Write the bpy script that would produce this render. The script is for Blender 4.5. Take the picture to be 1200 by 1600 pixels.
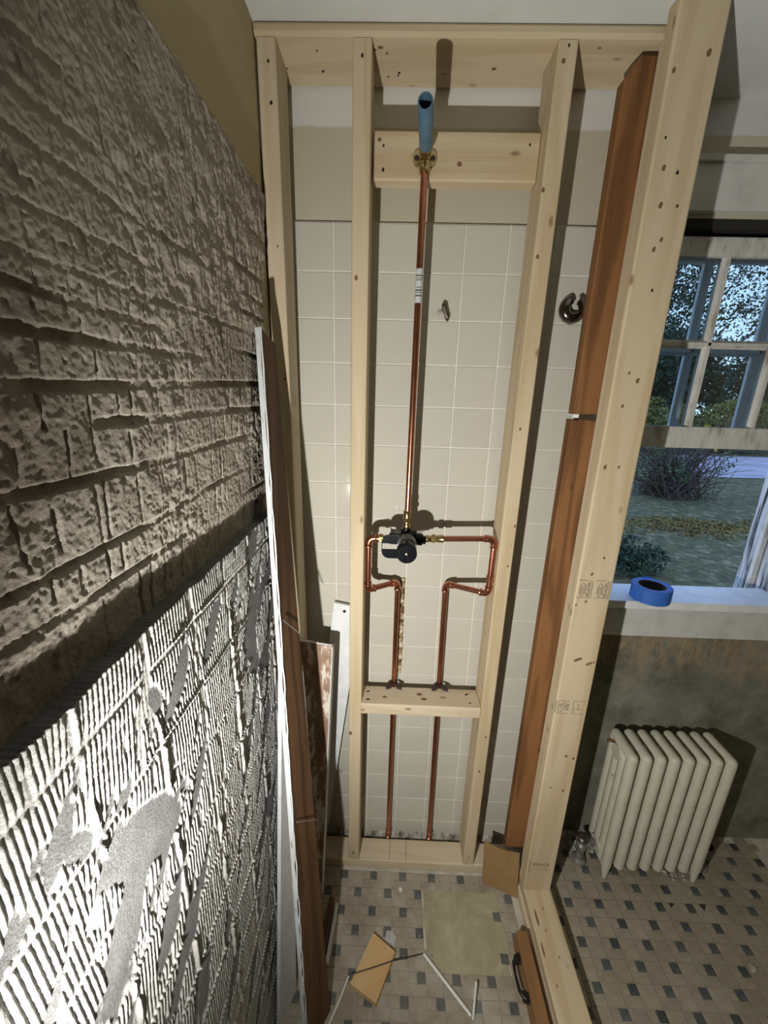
import bpy, math, random
import numpy as np
from mathutils import Matrix, Vector

for o in list(bpy.data.objects):
    bpy.data.objects.remove(o)
SC = bpy.context.scene
COL = SC.collection
rnd = random.Random(7)

# ------------------------------------------------------------------ camera
cam_d = bpy.data.cameras.new('camera')
cam = bpy.data.objects.new('camera', cam_d)
COL.objects.link(cam)
cam_d.sensor_fit = 'VERTICAL'
cam_d.sensor_height = 36.0
cam_d.sensor_width = 27.0
cam_d.lens = 14.1269
cam_d.clip_start = 0.02
cam_d.clip_end = 300
_r = ((0.9993052897918459, 0.0273020189528816, 0.02536804200429125),
      (0.03203106498265993, -0.2812316515785789, -0.9591051918462654),
      (-0.0190512117754123, 0.9592514570807185, -0.28191078982260875))
cam.matrix_world = Matrix(((_r[0][0], -_r[1][0], -_r[2][0], 0.16424),
                           (_r[0][1], -_r[1][1], -_r[2][1], -1.12580),
                           (_r[0][2], -_r[1][2], -_r[2][2], 1.62664),
                           (0, 0, 0, 1)))
SC.camera = cam

# ------------------------------------------------------------------ world: dusk sky
W = bpy.data.worlds.new('dusk_sky')
SC.world = W
W.use_nodes = True
wn = W.node_tree
wn.nodes.clear()
wo = wn.nodes.new('ShaderNodeOutputWorld')
wb = wn.nodes.new('ShaderNodeBackground')
wtc = wn.nodes.new('ShaderNodeTexCoord')
wsx = wn.nodes.new('ShaderNodeSeparateXYZ')
wcr = wn.nodes.new('ShaderNodeValToRGB')
wcr.color_ramp.elements[0].position = 0.0
wcr.color_ramp.elements[0].color = (0.58, 0.77, 1.0, 1)
wcr.color_ramp.elements[1].position = 0.9
wcr.color_ramp.elements[1].color = (0.33, 0.52, 1.0, 1)
wn.links.new(wtc.outputs['Generated'], wsx.inputs[0])
wn.links.new(wsx.outputs[2], wcr.inputs[0])
wn.links.new(wcr.outputs[0], wb.inputs[0])
wb.inputs[1].default_value = 1.9
wn.links.new(wb.outputs[0], wo.inputs[0])

# ------------------------------------------------------------------ work lamp standing low beside the left wall
ld = bpy.data.lights.new('work_light', 'SPOT')
ld.energy = 52
ld.color = (1.0, 0.97, 0.905)
ld.spot_size = math.radians(172)
ld.spot_blend = 0.75
ld.shadow_soft_size = 0.010
lo = bpy.data.objects.new('work_light', ld)
lo.location = (-0.030, -1.075, 1.12)
COL.objects.link(lo)
lo.rotation_euler = (Vector((1.00, 0.0, 1.25)) - Vector(lo.location)).to_track_quat('-Z', 'Y').to_euler()

# ------------------------------------------------------------------ view
SC.view_settings.view_transform = 'Standard'
SC.view_settings.look = 'None'
SC.view_settings.gamma = 1.0
SC.view_settings.use_curve_mapping = False
SC.view_settings.exposure = 0.0


# ================================================================== materials
def mat(name, col=(0.5, 0.5, 0.5), rough=0.6, metal=0.0, spec=0.5):
    m = bpy.data.materials.new(name)
    m.use_nodes = True
    b = m.node_tree.nodes['Principled BSDF']
    b.inputs['Base Color'].default_value = (*col, 1)
    b.inputs['Roughness'].default_value = rough
    b.inputs['Metallic'].default_value = metal
    b.inputs['Specular IOR Level'].default_value = spec
    return m


def N(m, t, **kw):
    n = m.node_tree.nodes.new(t)
    for k, v in kw.items():
        setattr(n, k, v)
    return n


def LK(m, a, b):
    m.node_tree.links.new(a, b)


def ramp(m, stops):
    n = N(m, 'ShaderNodeValToRGB')
    e = n.color_ramp.elements
    while len(e) < len(stops):
        e.new(0.5)
    for i, (p, c) in enumerate(stops):
        e[i].position = p
        e[i].color = (*c, 1) if len(c) == 3 else c
    return n


def noisy(name, stops, scale=20, detail=6, rough=0.7, bump=0.0, bscale=None, coord='Object', stretch=(1, 1, 1),
          spec=0.4, metal=0.0, rand=0.0, distort=0.0, nrough=0.6):
    """principled material whose colour runs over a noise ramp"""
    m = mat(name, rough=rough, spec=spec, metal=metal)
    b = m.node_tree.nodes['Principled BSDF']
    tc = N(m, 'ShaderNodeTexCoord')
    mp = N(m, 'ShaderNodeMapping')
    mp.inputs['Scale'].default_value = stretch
    LK(m, tc.outputs[coord], mp.inputs[0])
    nz = N(m, 'ShaderNodeTexNoise')
    nz.inputs['Scale'].default_value = scale
    nz.inputs['Detail'].default_value = detail
    nz.inputs['Roughness'].default_value = nrough
    nz.inputs['Distortion'].default_value = distort
    LK(m, mp.outputs[0], nz.inputs['Vector'])
    r = ramp(m, stops)
    LK(m, nz.outputs[0], r.inputs[0])
    out = r.outputs[0]
    if rand:
        oi = N(m, 'ShaderNodeObjectInfo')
        mr = N(m, 'ShaderNodeMapRange')
        mr.inputs[3].default_value = 1 - rand
        mr.inputs[4].default_value = 1 + rand
        LK(m, oi.outputs['Random'], mr.inputs[0])
        hs = N(m, 'ShaderNodeHueSaturation')
        LK(m, mr.outputs[0], hs.inputs['Value'])
        LK(m, out, hs.inputs['Color'])
        out = hs.outputs[0]
    LK(m, out, b.inputs['Base Color'])
    if bump:
        n2 = N(m, 'ShaderNodeTexNoise')
        n2.inputs['Scale'].default_value = bscale or scale * 3
        n2.inputs['Detail'].default_value = 5
        LK(m, mp.outputs[0], n2.inputs['Vector'])
        bp = N(m, 'ShaderNodeBump')
        bp.inputs['Strength'].default_value = bump
        bp.inputs['Distance'].default_value = 0.003
        LK(m, n2.outputs[0], bp.inputs['Height'])
        LK(m, bp.outputs[0], b.inputs['Normal'])
    return m


def wood(name, light, dark, knot, rough=0.65, ring=26.0, fine=0.5, contrast=1.0, spec=0.3):
    """lumber: grain runs along the piece's own Z axis"""
    m = mat(name, rough=rough, spec=spec)
    b = m.node_tree.nodes['Principled BSDF']
    tc = N(m, 'ShaderNodeTexCoord')
    oi = N(m, 'ShaderNodeObjectInfo')
    sc = N(m, 'ShaderNodeVectorMath', operation='SCALE')
    sc.inputs['Scale'].default_value = 13.7
    cmb = N(m, 'ShaderNodeCombineXYZ')
    for i in range(3):
        LK(m, oi.outputs['Random'], cmb.inputs[i])
    LK(m, cmb.outputs[0], sc.inputs[0])
    ad = N(m, 'ShaderNodeVectorMath', operation='ADD')
    LK(m, tc.outputs['Object'], ad.inputs[0])
    LK(m, sc.outputs[0], ad.inputs[1])
    mp = N(m, 'ShaderNodeMapping')
    mp.inputs['Scale'].default_value = (1, 1, 0.09)
    LK(m, ad.outputs[0], mp.inputs[0])
    # broad figure
    n1 = N(m, 'ShaderNodeTexNoise')
    n1.inputs['Scale'].default_value = 14
    n1.inputs['Detail'].default_value = 2
    LK(m, mp.outputs[0], n1.inputs['Vector'])
    mu = N(m, 'ShaderNodeMath', operation='MULTIPLY')
    mu.inputs[1].default_value = ring
    LK(m, n1.outputs[0], mu.inputs[0])
    sn = N(m, 'ShaderNodeMath', operation='SINE')
    LK(m, mu.outputs[0], sn.inputs[0])
    # fine fibres
    mp2 = N(m, 'ShaderNodeMapping')
    mp2.inputs['Scale'].default_value = (1, 1, 0.02)
    LK(m, ad.outputs[0], mp2.inputs[0])
    n2 = N(m, 'ShaderNodeTexNoise')
    n2.inputs['Scale'].default_value = 420
    n2.inputs['Detail'].default_value = 3
    LK(m, mp2.outputs[0], n2.inputs['Vector'])
    mr = N(m, 'ShaderNodeMapRange')
    mr.inputs[1].default_value = -1
    mr.inputs[2].default_value = 1
    mr.inputs[3].default_value = 0.5 - 0.28 * contrast
    mr.inputs[4].default_value = 0.5 + 0.16 * contrast
    LK(m, sn.outputs[0], mr.inputs[0])
    m2 = N(m, 'ShaderNodeMath', operation='MULTIPLY_ADD')
    m2.inputs[1].default_value = fine
    m2.inputs[2].default_value = -fine * 0.5
    LK(m, n2.outputs[0], m2.inputs[0])
    s = N(m, 'ShaderNodeMath', operation='ADD')
    LK(m, mr.outputs[0], s.inputs[0])
    LK(m, m2.outputs[0], s.inputs[1])
    # blotches
    n3 = N(m, 'ShaderNodeTexNoise')
    n3.inputs['Scale'].default_value = 6
    n3.inputs['Detail'].default_value = 4
    LK(m, mp.outputs[0], n3.inputs['Vector'])
    m3 = N(m, 'ShaderNodeMath', operation='MULTIPLY_ADD')
    m3.inputs[1].default_value = 0.9
    m3.inputs[2].default_value = -0.45
    LK(m, n3.outputs[0], m3.inputs[0])
    s2 = N(m, 'ShaderNodeMath', operation='ADD')
    LK(m, s.outputs[0], s2.inputs[0])
    LK(m, m3.outputs[0], s2.inputs[1])
    r = ramp(m, [(0.05, dark), (0.62, light)])
    LK(m, s2.outputs[0], r.inputs[0])
    # pin knots
    mp3 = N(m, 'ShaderNodeMapping')
    mp3.inputs['Scale'].default_value = (1, 1, 0.45)
    LK(m, ad.outputs[0], mp3.inputs[0])
    vo = N(m, 'ShaderNodeTexVoronoi')
    vo.inputs['Scale'].default_value = 26
    LK(m, mp3.outputs[0], vo.inputs['Vector'])
    rk = ramp(m, [(0.05, (1, 1, 1)), (0.17, (0, 0, 0))])
    LK(m, vo.outputs['Distance'], rk.inputs[0])
    sp = N(m, 'ShaderNodeSeparateColor')
    LK(m, vo.outputs['Color'], sp.inputs[0])
    gt = N(m, 'ShaderNodeMath', operation='GREATER_THAN')
    gt.inputs[1].default_value = 0.74
    LK(m, sp.outputs[0], gt.inputs[0])
    km = N(m, 'ShaderNodeMath', operation='MULTIPLY')
    LK(m, rk.outputs[0], km.inputs[0])
    LK(m, gt.outputs[0], km.inputs[1])
    k2 = N(m, 'ShaderNodeMath', operation='MULTIPLY')
    k2.inputs[1].default_value = 0.75
    LK(m, km.outputs[0], k2.inputs[0])
    mx = N(m, 'ShaderNodeMix', data_type='RGBA')
    LK(m, k2.outputs[0], mx.inputs[0])
    LK(m, r.outputs[0], mx.inputs[6])
    mx.inputs[7].default_value = (*knot, 1)
    LK(m, mx.outputs[2], b.inputs['Base Color'])
    bp = N(m, 'ShaderNodeBump')
    bp.inputs['Strength'].default_value = 0.18
    bp.inputs['Distance'].default_value = 0.002
    LK(m, n2.outputs[0], bp.inputs['Height'])
    LK(m, bp.outputs[0], b.inputs['Normal'])
    return m


M = {}
M['pine'] = wood('new_pine', (0.56, 0.465, 0.315), (0.47, 0.365, 0.22), (0.16, 0.085, 0.035))
M['pine_pale'] = wood('pale_pine', (0.60, 0.51, 0.37), (0.52, 0.42, 0.28), (0.18, 0.10, 0.05))
M['old_wood'] = wood('old_brown_wood', (0.235, 0.108, 0.040), (0.125, 0.055, 0.019), (0.05, 0.02, 0.008), contrast=1.3)
M['dark_wood'] = wood('dark_brown_wood', (0.115, 0.058, 0.026), (0.05, 0.024, 0.010), (0.03, 0.014, 0.006), contrast=1.2)
M['stained'] = wood('varnished_brown_wood', (0.25, 0.135, 0.055), (0.18, 0.092, 0.036), (0.08, 0.04, 0.02), rough=0.5, contrast=0.7)
M['block_wood'] = wood('clear_wood', (0.66, 0.46, 0.235), (0.55, 0.35, 0.16), (0.2, 0.10, 0.05), contrast=0.9)
M['knot'] = noisy('knot', [(0.3, (0.10, 0.05, 0.022)), (0.7, (0.26, 0.15, 0.07))], scale=160)
M['nail'] = mat('screw_head', (0.05, 0.035, 0.022), 0.45, 0.6)
M['ink'] = mat('stamp_ink', (0.10, 0.085, 0.07), 0.8)
M['copper'] = noisy('copper', [(0.3, (0.46, 0.185, 0.115)), (0.7, (0.62, 0.28, 0.185))], scale=30, rough=0.26, metal=1.0)
M['copper_dull'] = noisy('dull_copper', [(0.3, (0.32, 0.125, 0.075)), (0.7, (0.47, 0.20, 0.13))], scale=25, rough=0.34, metal=1.0)
M['brass'] = noisy('brass', [(0.3, (0.42, 0.31, 0.14)), (0.7, (0.60, 0.47, 0.25))], scale=40, rough=0.25, metal=1.0)
M['black'] = mat('black_plastic', (0.004, 0.005, 0.008), 0.22, spec=0.22)
M['black_iron'] = mat('black_metal', (0.015, 0.013, 0.013), 0.42, 0.3)
M['clear'] = mat('clear_plastic', (0.85, 0.87, 0.88), 0.08)
M['clear'].node_tree.nodes['Principled BSDF'].inputs['Alpha'].default_value = 0.28
M['clamp'] = mat('clamp_plastic', (0.030, 0.018, 0.024), 0.45)
M['blue_pipe'] = noisy('blue_pipe', [(0.3, (0.05, 0.11, 0.17)), (0.7, (0.085, 0.165, 0.235))], scale=25, rough=0.42)
M['tape'] = noisy('blue_tape', [(0.3, (0.025, 0.115, 0.46)), (0.7, (0.04, 0.16, 0.56))], scale=60, rough=0.6)
M['tape_core'] = mat('tape_core', (0.06, 0.055, 0.055), 0.8)
M['chrome'] = mat('tarnished_chrome', (0.22, 0.20, 0.19), 0.16, 1.0)
M['rust'] = noisy('dark_metal', [(0.3, (0.05, 0.04, 0.035)), (0.7, (0.16, 0.13, 0.11))], scale=90, rough=0.4, metal=0.7)
M['white_paint'] = noisy('white_paint', [(0.25, (0.62, 0.66, 0.70)), (0.6, (0.76, 0.79, 0.80))], scale=25, rough=0.45, bump=0.15)
M['chip_paint'] = noisy('chipped_white_paint', [(0.30, (0.32, 0.24, 0.16)), (0.37, (0.58, 0.60, 0.60)), (0.7, (0.70, 0.76, 0.80))],
                        scale=60, detail=8, rough=0.6, bump=0.3, stretch=(1, 1, 0.45))
M['plaster_wood'] = noisy('plaster_smeared_wood', [(0.36, (0.20, 0.115, 0.075)), (0.50, (0.32, 0.21, 0.15)), (0.555, (0.68, 0.61, 0.53))],
                          scale=22, detail=8, rough=0.75, bump=0.4, stretch=(1, 1, 0.35), nrough=0.65)
M['trim_white'] = noisy('old_white_trim', [(0.32, (0.50, 0.51, 0.49)), (0.55, (0.60, 0.61, 0.585))], scale=18, rough=0.5, bump=0.1)
M['sash_white'] = noisy('weathered_sash_paint', [(0.33, (0.30, 0.26, 0.21)), (0.45, (0.56, 0.56, 0.52)), (0.7, (0.68, 0.69, 0.67))],
                        scale=40, detail=8, rough=0.55, bump=0.3, stretch=(1, 1, 0.3))
M['gap'] = mat('gap_shade', (0.02, 0.018, 0.016), 0.9)  # near black, paints the shade of the gap over the sash
M['jamb'] = noisy('scraped_jamb', [(0.42, (0.03, 0.03, 0.035)), (0.5, (0.45, 0.47, 0.5)), (0.7, (0.70, 0.73, 0.76))], scale=30, detail=7, rough=0.5,
                  stretch=(2, 2, 0.12))
M['ceiling'] = noisy('ceiling_white', [(0.3, (0.58, 0.60, 0.58)), (0.7, (0.66, 0.68, 0.66))], scale=9, rough=0.85, bump=0.1)
M['tile'] = noisy('cream_glazed_tile', [(0.25, (0.50, 0.485, 0.42)), (0.75, (0.56, 0.545, 0.48))], scale=6, rough=0.065, rand=0.03, spec=0.35)
M['tile_cut'] = M['tile']
M['grout'] = noisy('white_grout', [(0.3, (0.72, 0.70, 0.63)), (0.7, (0.90, 0.88, 0.82))], scale=30, rough=0.85)
M['mortar'] = noisy('stained_mortar', [(0.42, (0.10, 0.055, 0.02)), (0.53, (0.36, 0.27, 0.15)), (0.64, (0.70, 0.66, 0.58))], scale=45, detail=8,
                    rough=0.9, bump=0.8, bscale=90)
M['grime'] = noisy('grimy_base', [(0.35, (0.10, 0.09, 0.075)), (0.5, (0.36, 0.345, 0.30)), (0.7, (0.52, 0.50, 0.45))], scale=40, detail=8,
                   rough=0.85, bump=0.5)
M['floor_bed'] = noisy('floor_grout', [(0.3, (0.40, 0.375, 0.30)), (0.7, (0.56, 0.53, 0.45))], scale=25, detail=8, rough=0.9, bump=0.3)
M['floor_patch'] = noisy('worn_mortar_patch', [(0.3, (0.30, 0.27, 0.18)), (0.55, (0.38, 0.345, 0.235)), (0.8, (0.50, 0.46, 0.33))], scale=14,
                         detail=8, rough=0.9, bump=0.5, distort=0.6)
M['cardboard'] = noisy('cardboard', [(0.3, (0.27, 0.165, 0.07)), (0.7, (0.32, 0.20, 0.09))], scale=30, rough=0.85)
M['radiator'] = noisy('cream_radiator_paint', [(0.25, (0.16, 0.13, 0.09)), (0.34, (0.50, 0.48, 0.38)), (0.7, (0.58, 0.56, 0.46))], scale=30,
                      detail=7, rough=0.5, bump=0.25, bscale=120)
M['pipe_grey'] = noisy('grey_valve_metal', [(0.3, (0.16, 0.16, 0.16)), (0.7, (0.34, 0.33, 0.31))], scale=60, rough=0.4, metal=0.5)
M['stick'] = mat('white_stick', (0.72, 0.72, 0.70), 0.5)
M['wire'] = mat('dark_wire', (0.09, 0.07, 0.05), 0.5, 0.3)
M['label'] = mat('white_label', (0.55, 0.58, 0.58), 0.5)
M['rubble'] = noisy('plaster_rubble', [(0.3, (0.22, 0.18, 0.14)), (0.7, (0.55, 0.52, 0.46))], scale=40, rough=0.9)
M['dark_shard'] = mat('dark_shard', (0.03, 0.025, 0.02), 0.8)


def floor_tile_mat(name, stops, rand, cap):
    m = noisy(name, stops, scale=38, detail=8, rough=0.55, bump=0.15, rand=rand, spec=0.35)
    # trodden-in plaster dust, broad and irregular over the whole floor
    b = m.node_tree.nodes['Principled BSDF']
    src = b.inputs['Base Color'].links[0].from_socket
    ge = N(m, 'ShaderNodeNewGeometry')
    nz = N(m, 'ShaderNodeTexNoise')
    nz.inputs['Scale'].default_value = 7
    nz.inputs['Detail'].default_value = 9
    nz.inputs['Roughness'].default_value = 0.68
    LK(m, ge.outputs['Position'], nz.inputs['Vector'])
    r = ramp(m, [(0.42, (0.08, 0.08, 0.08)), (0.66, (cap, cap, cap))])
    LK(m, nz.outputs[0], r.inputs[0])
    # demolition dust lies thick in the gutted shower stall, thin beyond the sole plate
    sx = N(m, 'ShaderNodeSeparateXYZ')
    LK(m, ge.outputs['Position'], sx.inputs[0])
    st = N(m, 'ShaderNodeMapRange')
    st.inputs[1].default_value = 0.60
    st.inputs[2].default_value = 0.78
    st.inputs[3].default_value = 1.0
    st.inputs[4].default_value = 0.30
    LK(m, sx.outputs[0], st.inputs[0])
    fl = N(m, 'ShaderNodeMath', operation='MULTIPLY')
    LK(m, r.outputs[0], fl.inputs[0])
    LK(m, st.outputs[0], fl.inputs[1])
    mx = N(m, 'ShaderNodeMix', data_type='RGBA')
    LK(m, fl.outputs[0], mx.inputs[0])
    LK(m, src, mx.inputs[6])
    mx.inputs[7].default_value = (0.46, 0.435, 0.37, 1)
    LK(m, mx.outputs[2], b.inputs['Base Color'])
    return m


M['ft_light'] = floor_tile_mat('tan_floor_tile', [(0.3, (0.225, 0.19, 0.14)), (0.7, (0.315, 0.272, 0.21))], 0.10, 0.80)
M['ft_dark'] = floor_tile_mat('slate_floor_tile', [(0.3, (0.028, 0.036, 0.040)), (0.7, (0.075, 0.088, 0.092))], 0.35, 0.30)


def painted_wall(name, low, high, zs, spots=None):
    """two-tone wall paint, the tones meeting at height zs"""
    m = mat(name, rough=0.75)
    b = m.node_tree.nodes['Principled BSDF']
    ge = N(m, 'ShaderNodeNewGeometry')
    sx = N(m, 'ShaderNodeSeparateXYZ')
    LK(m, ge.outputs['Position'], sx.inputs[0])
    nz = N(m, 'ShaderNodeTexNoise')
    nz.inputs['Scale'].default_value = 30
    LK(m, ge.outputs['Position'], nz.inputs['Vector'])
    ma = N(m, 'ShaderNodeMath', operation='MULTIPLY_ADD')
    ma.inputs[1].default_value = 0.006
    LK(m, nz.outputs[0], ma.inputs[0])
    LK(m, sx.outputs[2], ma.inputs[2])
    mr = N(m, 'ShaderNodeMapRange')
    mr.inputs[1].default_value = zs
    mr.inputs[2].default_value = zs + 0.006
    LK(m, ma.outputs[0], mr.inputs[0])
    mx = N(m, 'ShaderNodeMix', data_type='RGBA')
    LK(m, mr.outputs[0], mx.inputs[0])
    mx.inputs[6].default_value = (*low, 1)
    mx.inputs[7].default_value = (*high, 1)
    LK(m, mx.outputs[2], b.inputs['Base Color'])
    bp = N(m, 'ShaderNodeBump')
    bp.inputs['Strength'].default_value = 0.15
    bp.inputs['Distance'].default_value = 0.003
    LK(m, nz.outputs[0], bp.inputs['Height'])
    LK(m, bp.outputs[0], b.inputs['Normal'])
    return m


M['upper_back'] = painted_wall('beige_and_white_wall', (0.50, 0.46, 0.36), (0.66, 0.66, 0.63), 2.214)
M['left_paint'] = noisy('beige_wall_paint', [(0.3, (0.44, 0.37, 0.22)), (0.7, (0.48, 0.405, 0.25))], scale=12, rough=0.7)


def right_wall_mat():
    """stripped grey plaster below the window, beige then white paint above"""
    m = mat('stripped_plaster_wall', rough=0.85)
    b = m.node_tree.nodes['Principled BSDF']
    ge = N(m, 'ShaderNodeNewGeometry')
    sx = N(m, 'ShaderNodeSeparateXYZ')
    LK(m, ge.outputs['Position'], sx.inputs[0])
    n1 = N(m, 'ShaderNodeTexNoise')
    n1.inputs['Scale'].default_value = 9
    n1.inputs['Detail'].default_value = 9
    n1.inputs['Roughness'].default_value = 0.65
    LK(m, ge.outputs['Position'], n1.inputs['Vector'])
    base = ramp(m, [(0.30, (0.095, 0.092, 0.07)), (0.52, (0.185, 0.178, 0.14)), (0.72, (0.27, 0.26, 0.215))])
    LK(m, n1.outputs[0], base.inputs[0])
    # brown scratched streaks nearer the sill
    mp = N(m, 'ShaderNodeMapping')
    mp.inputs['Scale'].default_value = (3, 3, 0.8)
    LK(m, ge.outputs['Position'], mp.inputs[0])
    n2 = N(m, 'ShaderNodeTexNoise')
    n2.inputs['Scale'].default_value = 26
    n2.inputs['Detail'].default_value = 8
    n2.inputs['Roughness'].default_value = 0.7
    LK(m, mp.outputs[0], n2.inputs['Vector'])
    streak = ramp(m, [(0.42, (0, 0, 0)), (0.62, (1, 1, 1))])
    LK(m, n2.outputs[0], streak.inputs[0])
    hz = N(m, 'ShaderNodeMath', operation='MULTIPLY_ADD')
    hz.inputs[1].default_value = 0.35
    LK(m, n1.outputs[0], hz.inputs[0])
    LK(m, sx.outputs[2], hz.inputs[2])
    hr = N(m, 'ShaderNodeMapRange')
    hr.inputs[1].default_value = 0.88
    hr.inputs[2].default_value = 0.98
    LK(m, hz.outputs[0], hr.inputs[0])
    mm = N(m, 'ShaderNodeMath', operation='MULTIPLY')
    LK(m, streak.outputs[0], mm.inputs[0])
    LK(m, hr.outputs[0], mm.inputs[1])
    x1 = N(m, 'ShaderNodeMix', data_type='RGBA')
    LK(m, mm.outputs[0], x1.inputs[0])
    LK(m, base.outputs[0], x1.inputs[6])
    x1.inputs[7].default_value = (0.32, 0.235, 0.135, 1)

    def above(z, src, col):
        mr = N(m, 'ShaderNodeMapRange')
        mr.inputs[1].default_value = z
        mr.inputs[2].default_value = z + 0.004
        LK(m, sx.outputs[2], mr.inputs[0])
        x = N(m, 'ShaderNodeMix', data_type='RGBA')
        LK(m, mr.outputs[0], x.inputs[0])
        LK(m, src, x.inputs[6])
        x.inputs[7].default_value = (*col, 1)
        return x.outputs[2]
    c = above(1.0, x1.outputs[2], (0.50, 0.47, 0.37))
    c = above(2.232, c, (0.62, 0.63, 0.62))
    LK(m, c, b.inputs['Base Color'])
    bp = N(m, 'ShaderNodeBump')
    bp.inputs['Strength'].default_value = 0.35
    bp.inputs['Distance'].default_value = 0.004
    LK(m, n2.outputs[0], bp.inputs['Height'])
    LK(m, bp.outputs[0], b.inputs['Normal'])
    return m


M['right_wall'] = right_wall_mat()


def coat_mat(name, ridge, bed, fine):
    """mortar coat: raised mortar and exposed bed are different mortars, told apart by the 'bare' attribute"""
    m = mat(name, rough=0.85, spec=0.25)
    b = m.node_tree.nodes['Principled BSDF']
    at = N(m, 'ShaderNodeAttribute')
    at.attribute_name = 'bare'
    tc = N(m, 'ShaderNodeTexCoord')
    nz = N(m, 'ShaderNodeTexNoise')
    nz.inputs['Scale'].default_value = 35
    nz.inputs['Detail'].default_value = 8
    nz.inputs['Roughness'].default_value = 0.7
    LK(m, tc.outputs['Object'], nz.inputs['Vector'])
    r1 = ramp(m, [(0.3, ridge[0]), (0.7, ridge[1])])
    LK(m, nz.outputs[0], r1.inputs[0])
    r2 = ramp(m, [(0.3, bed[0]), (0.7, bed[1])])
    LK(m, nz.outputs[0], r2.inputs[0])
    mx = N(m, 'ShaderNodeMix', data_type='RGBA')
    LK(m, at.outputs['Fac'], mx.inputs[0])
    LK(m, r1.outputs[0], mx.inputs[6])
    LK(m, r2.outputs[0], mx.inputs[7])
    LK(m, mx.outputs[2], b.inputs['Base Color'])
    n2 = N(m, 'ShaderNodeTexNoise')
    n2.inputs['Scale'].default_value = fine
    n2.inputs['Detail'].default_value = 6
    n2.inputs['Roughness'].default_value = 0.7
    LK(m, tc.outputs['Object'], n2.inputs['Vector'])
    bp = N(m, 'ShaderNodeBump')
    bp.inputs['Strength'].default_value = 0.85
    bp.inputs['Distance'].default_value = 0.003
    LK(m, n2.outputs[0], bp.inputs['Height'])
    LK(m, bp.outputs[0], b.inputs['Normal'])
    return m


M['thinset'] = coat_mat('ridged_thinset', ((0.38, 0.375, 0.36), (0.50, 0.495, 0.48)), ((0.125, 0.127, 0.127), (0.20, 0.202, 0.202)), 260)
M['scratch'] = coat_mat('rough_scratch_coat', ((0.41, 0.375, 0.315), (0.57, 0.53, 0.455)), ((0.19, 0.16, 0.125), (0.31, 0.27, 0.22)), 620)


def glass_mat():
    m = bpy.data.materials.new('window_glass')
    m.use_nodes = True
    nt = m.node_tree
    nt.nodes.clear()
    out = nt.nodes.new('ShaderNodeOutputMaterial')
    mix = nt.nodes.new('ShaderNodeMixShader')
    tr = nt.nodes.new('ShaderNodeBsdfTransparent')
    tr.inputs[0].default_value = (0.90, 0.94, 0.95, 1)
    gl = nt.nodes.new('ShaderNodeBsdfGlossy')
    gl.inputs['Roughness'].default_value = 0.02
    fr = nt.nodes.new('ShaderNodeFresnel')
    fr.inputs[0].default_value = 1.45
    nt.links.new(fr.outputs[0], mix.inputs[0])
    nt.links.new(tr.outputs[0], mix.inputs[1])
    nt.links.new(gl.outputs[0], mix.inputs[2])
    nt.links.new(mix.outputs[0], out.inputs[0])
    return m


M['glass'] = glass_mat()
M['grass'] = noisy('dusk_lawn', [(0.34, (0.022, 0.026, 0.009)), (0.48, (0.056, 0.060, 0.020)), (0.56, (0.10, 0.094, 0.046)), (0.68, (0.32, 0.265, 0.18))],
                   scale=6.5, detail=12, rough=0.9, bump=0.8, bscale=14, coord='Object', nrough=0.75)
M['leaf_litter'] = noisy('fallen_leaf', [(0.3, (0.10, 0.07, 0.03)), (0.7, (0.25, 0.19, 0.045))], scale=2, rough=0.8, rand=0.2)
M['road'] = noisy('pale_drive', [(0.35, (0.24, 0.235, 0.27)), (0.65, (0.37, 0.36, 0.41))], scale=1.2, detail=8, rough=0.9)


def leaf_mat(name, stops, sc):
    m = noisy(name, stops, scale=sc, detail=4, rough=0.6)
    return m


M['leaf_dark'] = leaf_mat('dark_leaf', [(0.3, (0.012, 0.028, 0.016)), (0.7, (0.045, 0.078, 0.042))], 0.9)
M['leaf_mid'] = leaf_mat('mid_leaf', [(0.3, (0.045, 0.08, 0.035)), (0.7, (0.10, 0.15, 0.06))], 1.2)
M['leaf_yellow'] = leaf_mat('yellow_leaf', [(0.35, (0.11, 0.12, 0.04)), (0.6, (0.24, 0.22, 0.055)), (0.75, (0.42, 0.34, 0.05))], 1.4)
M['flower'] = mat('yellow_flower', (0.62, 0.44, 0.03), 0.7)
M['bark'] = noisy('bark', [(0.3, (0.035, 0.03, 0.025)), (0.7, (0.085, 0.07, 0.055))], scale=8, rough=0.9)
M['twig'] = noisy('grey_twig', [(0.3, (0.045, 0.035, 0.028)), (0.7, (0.11, 0.085, 0.07))], scale=8, rough=0.9)


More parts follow.
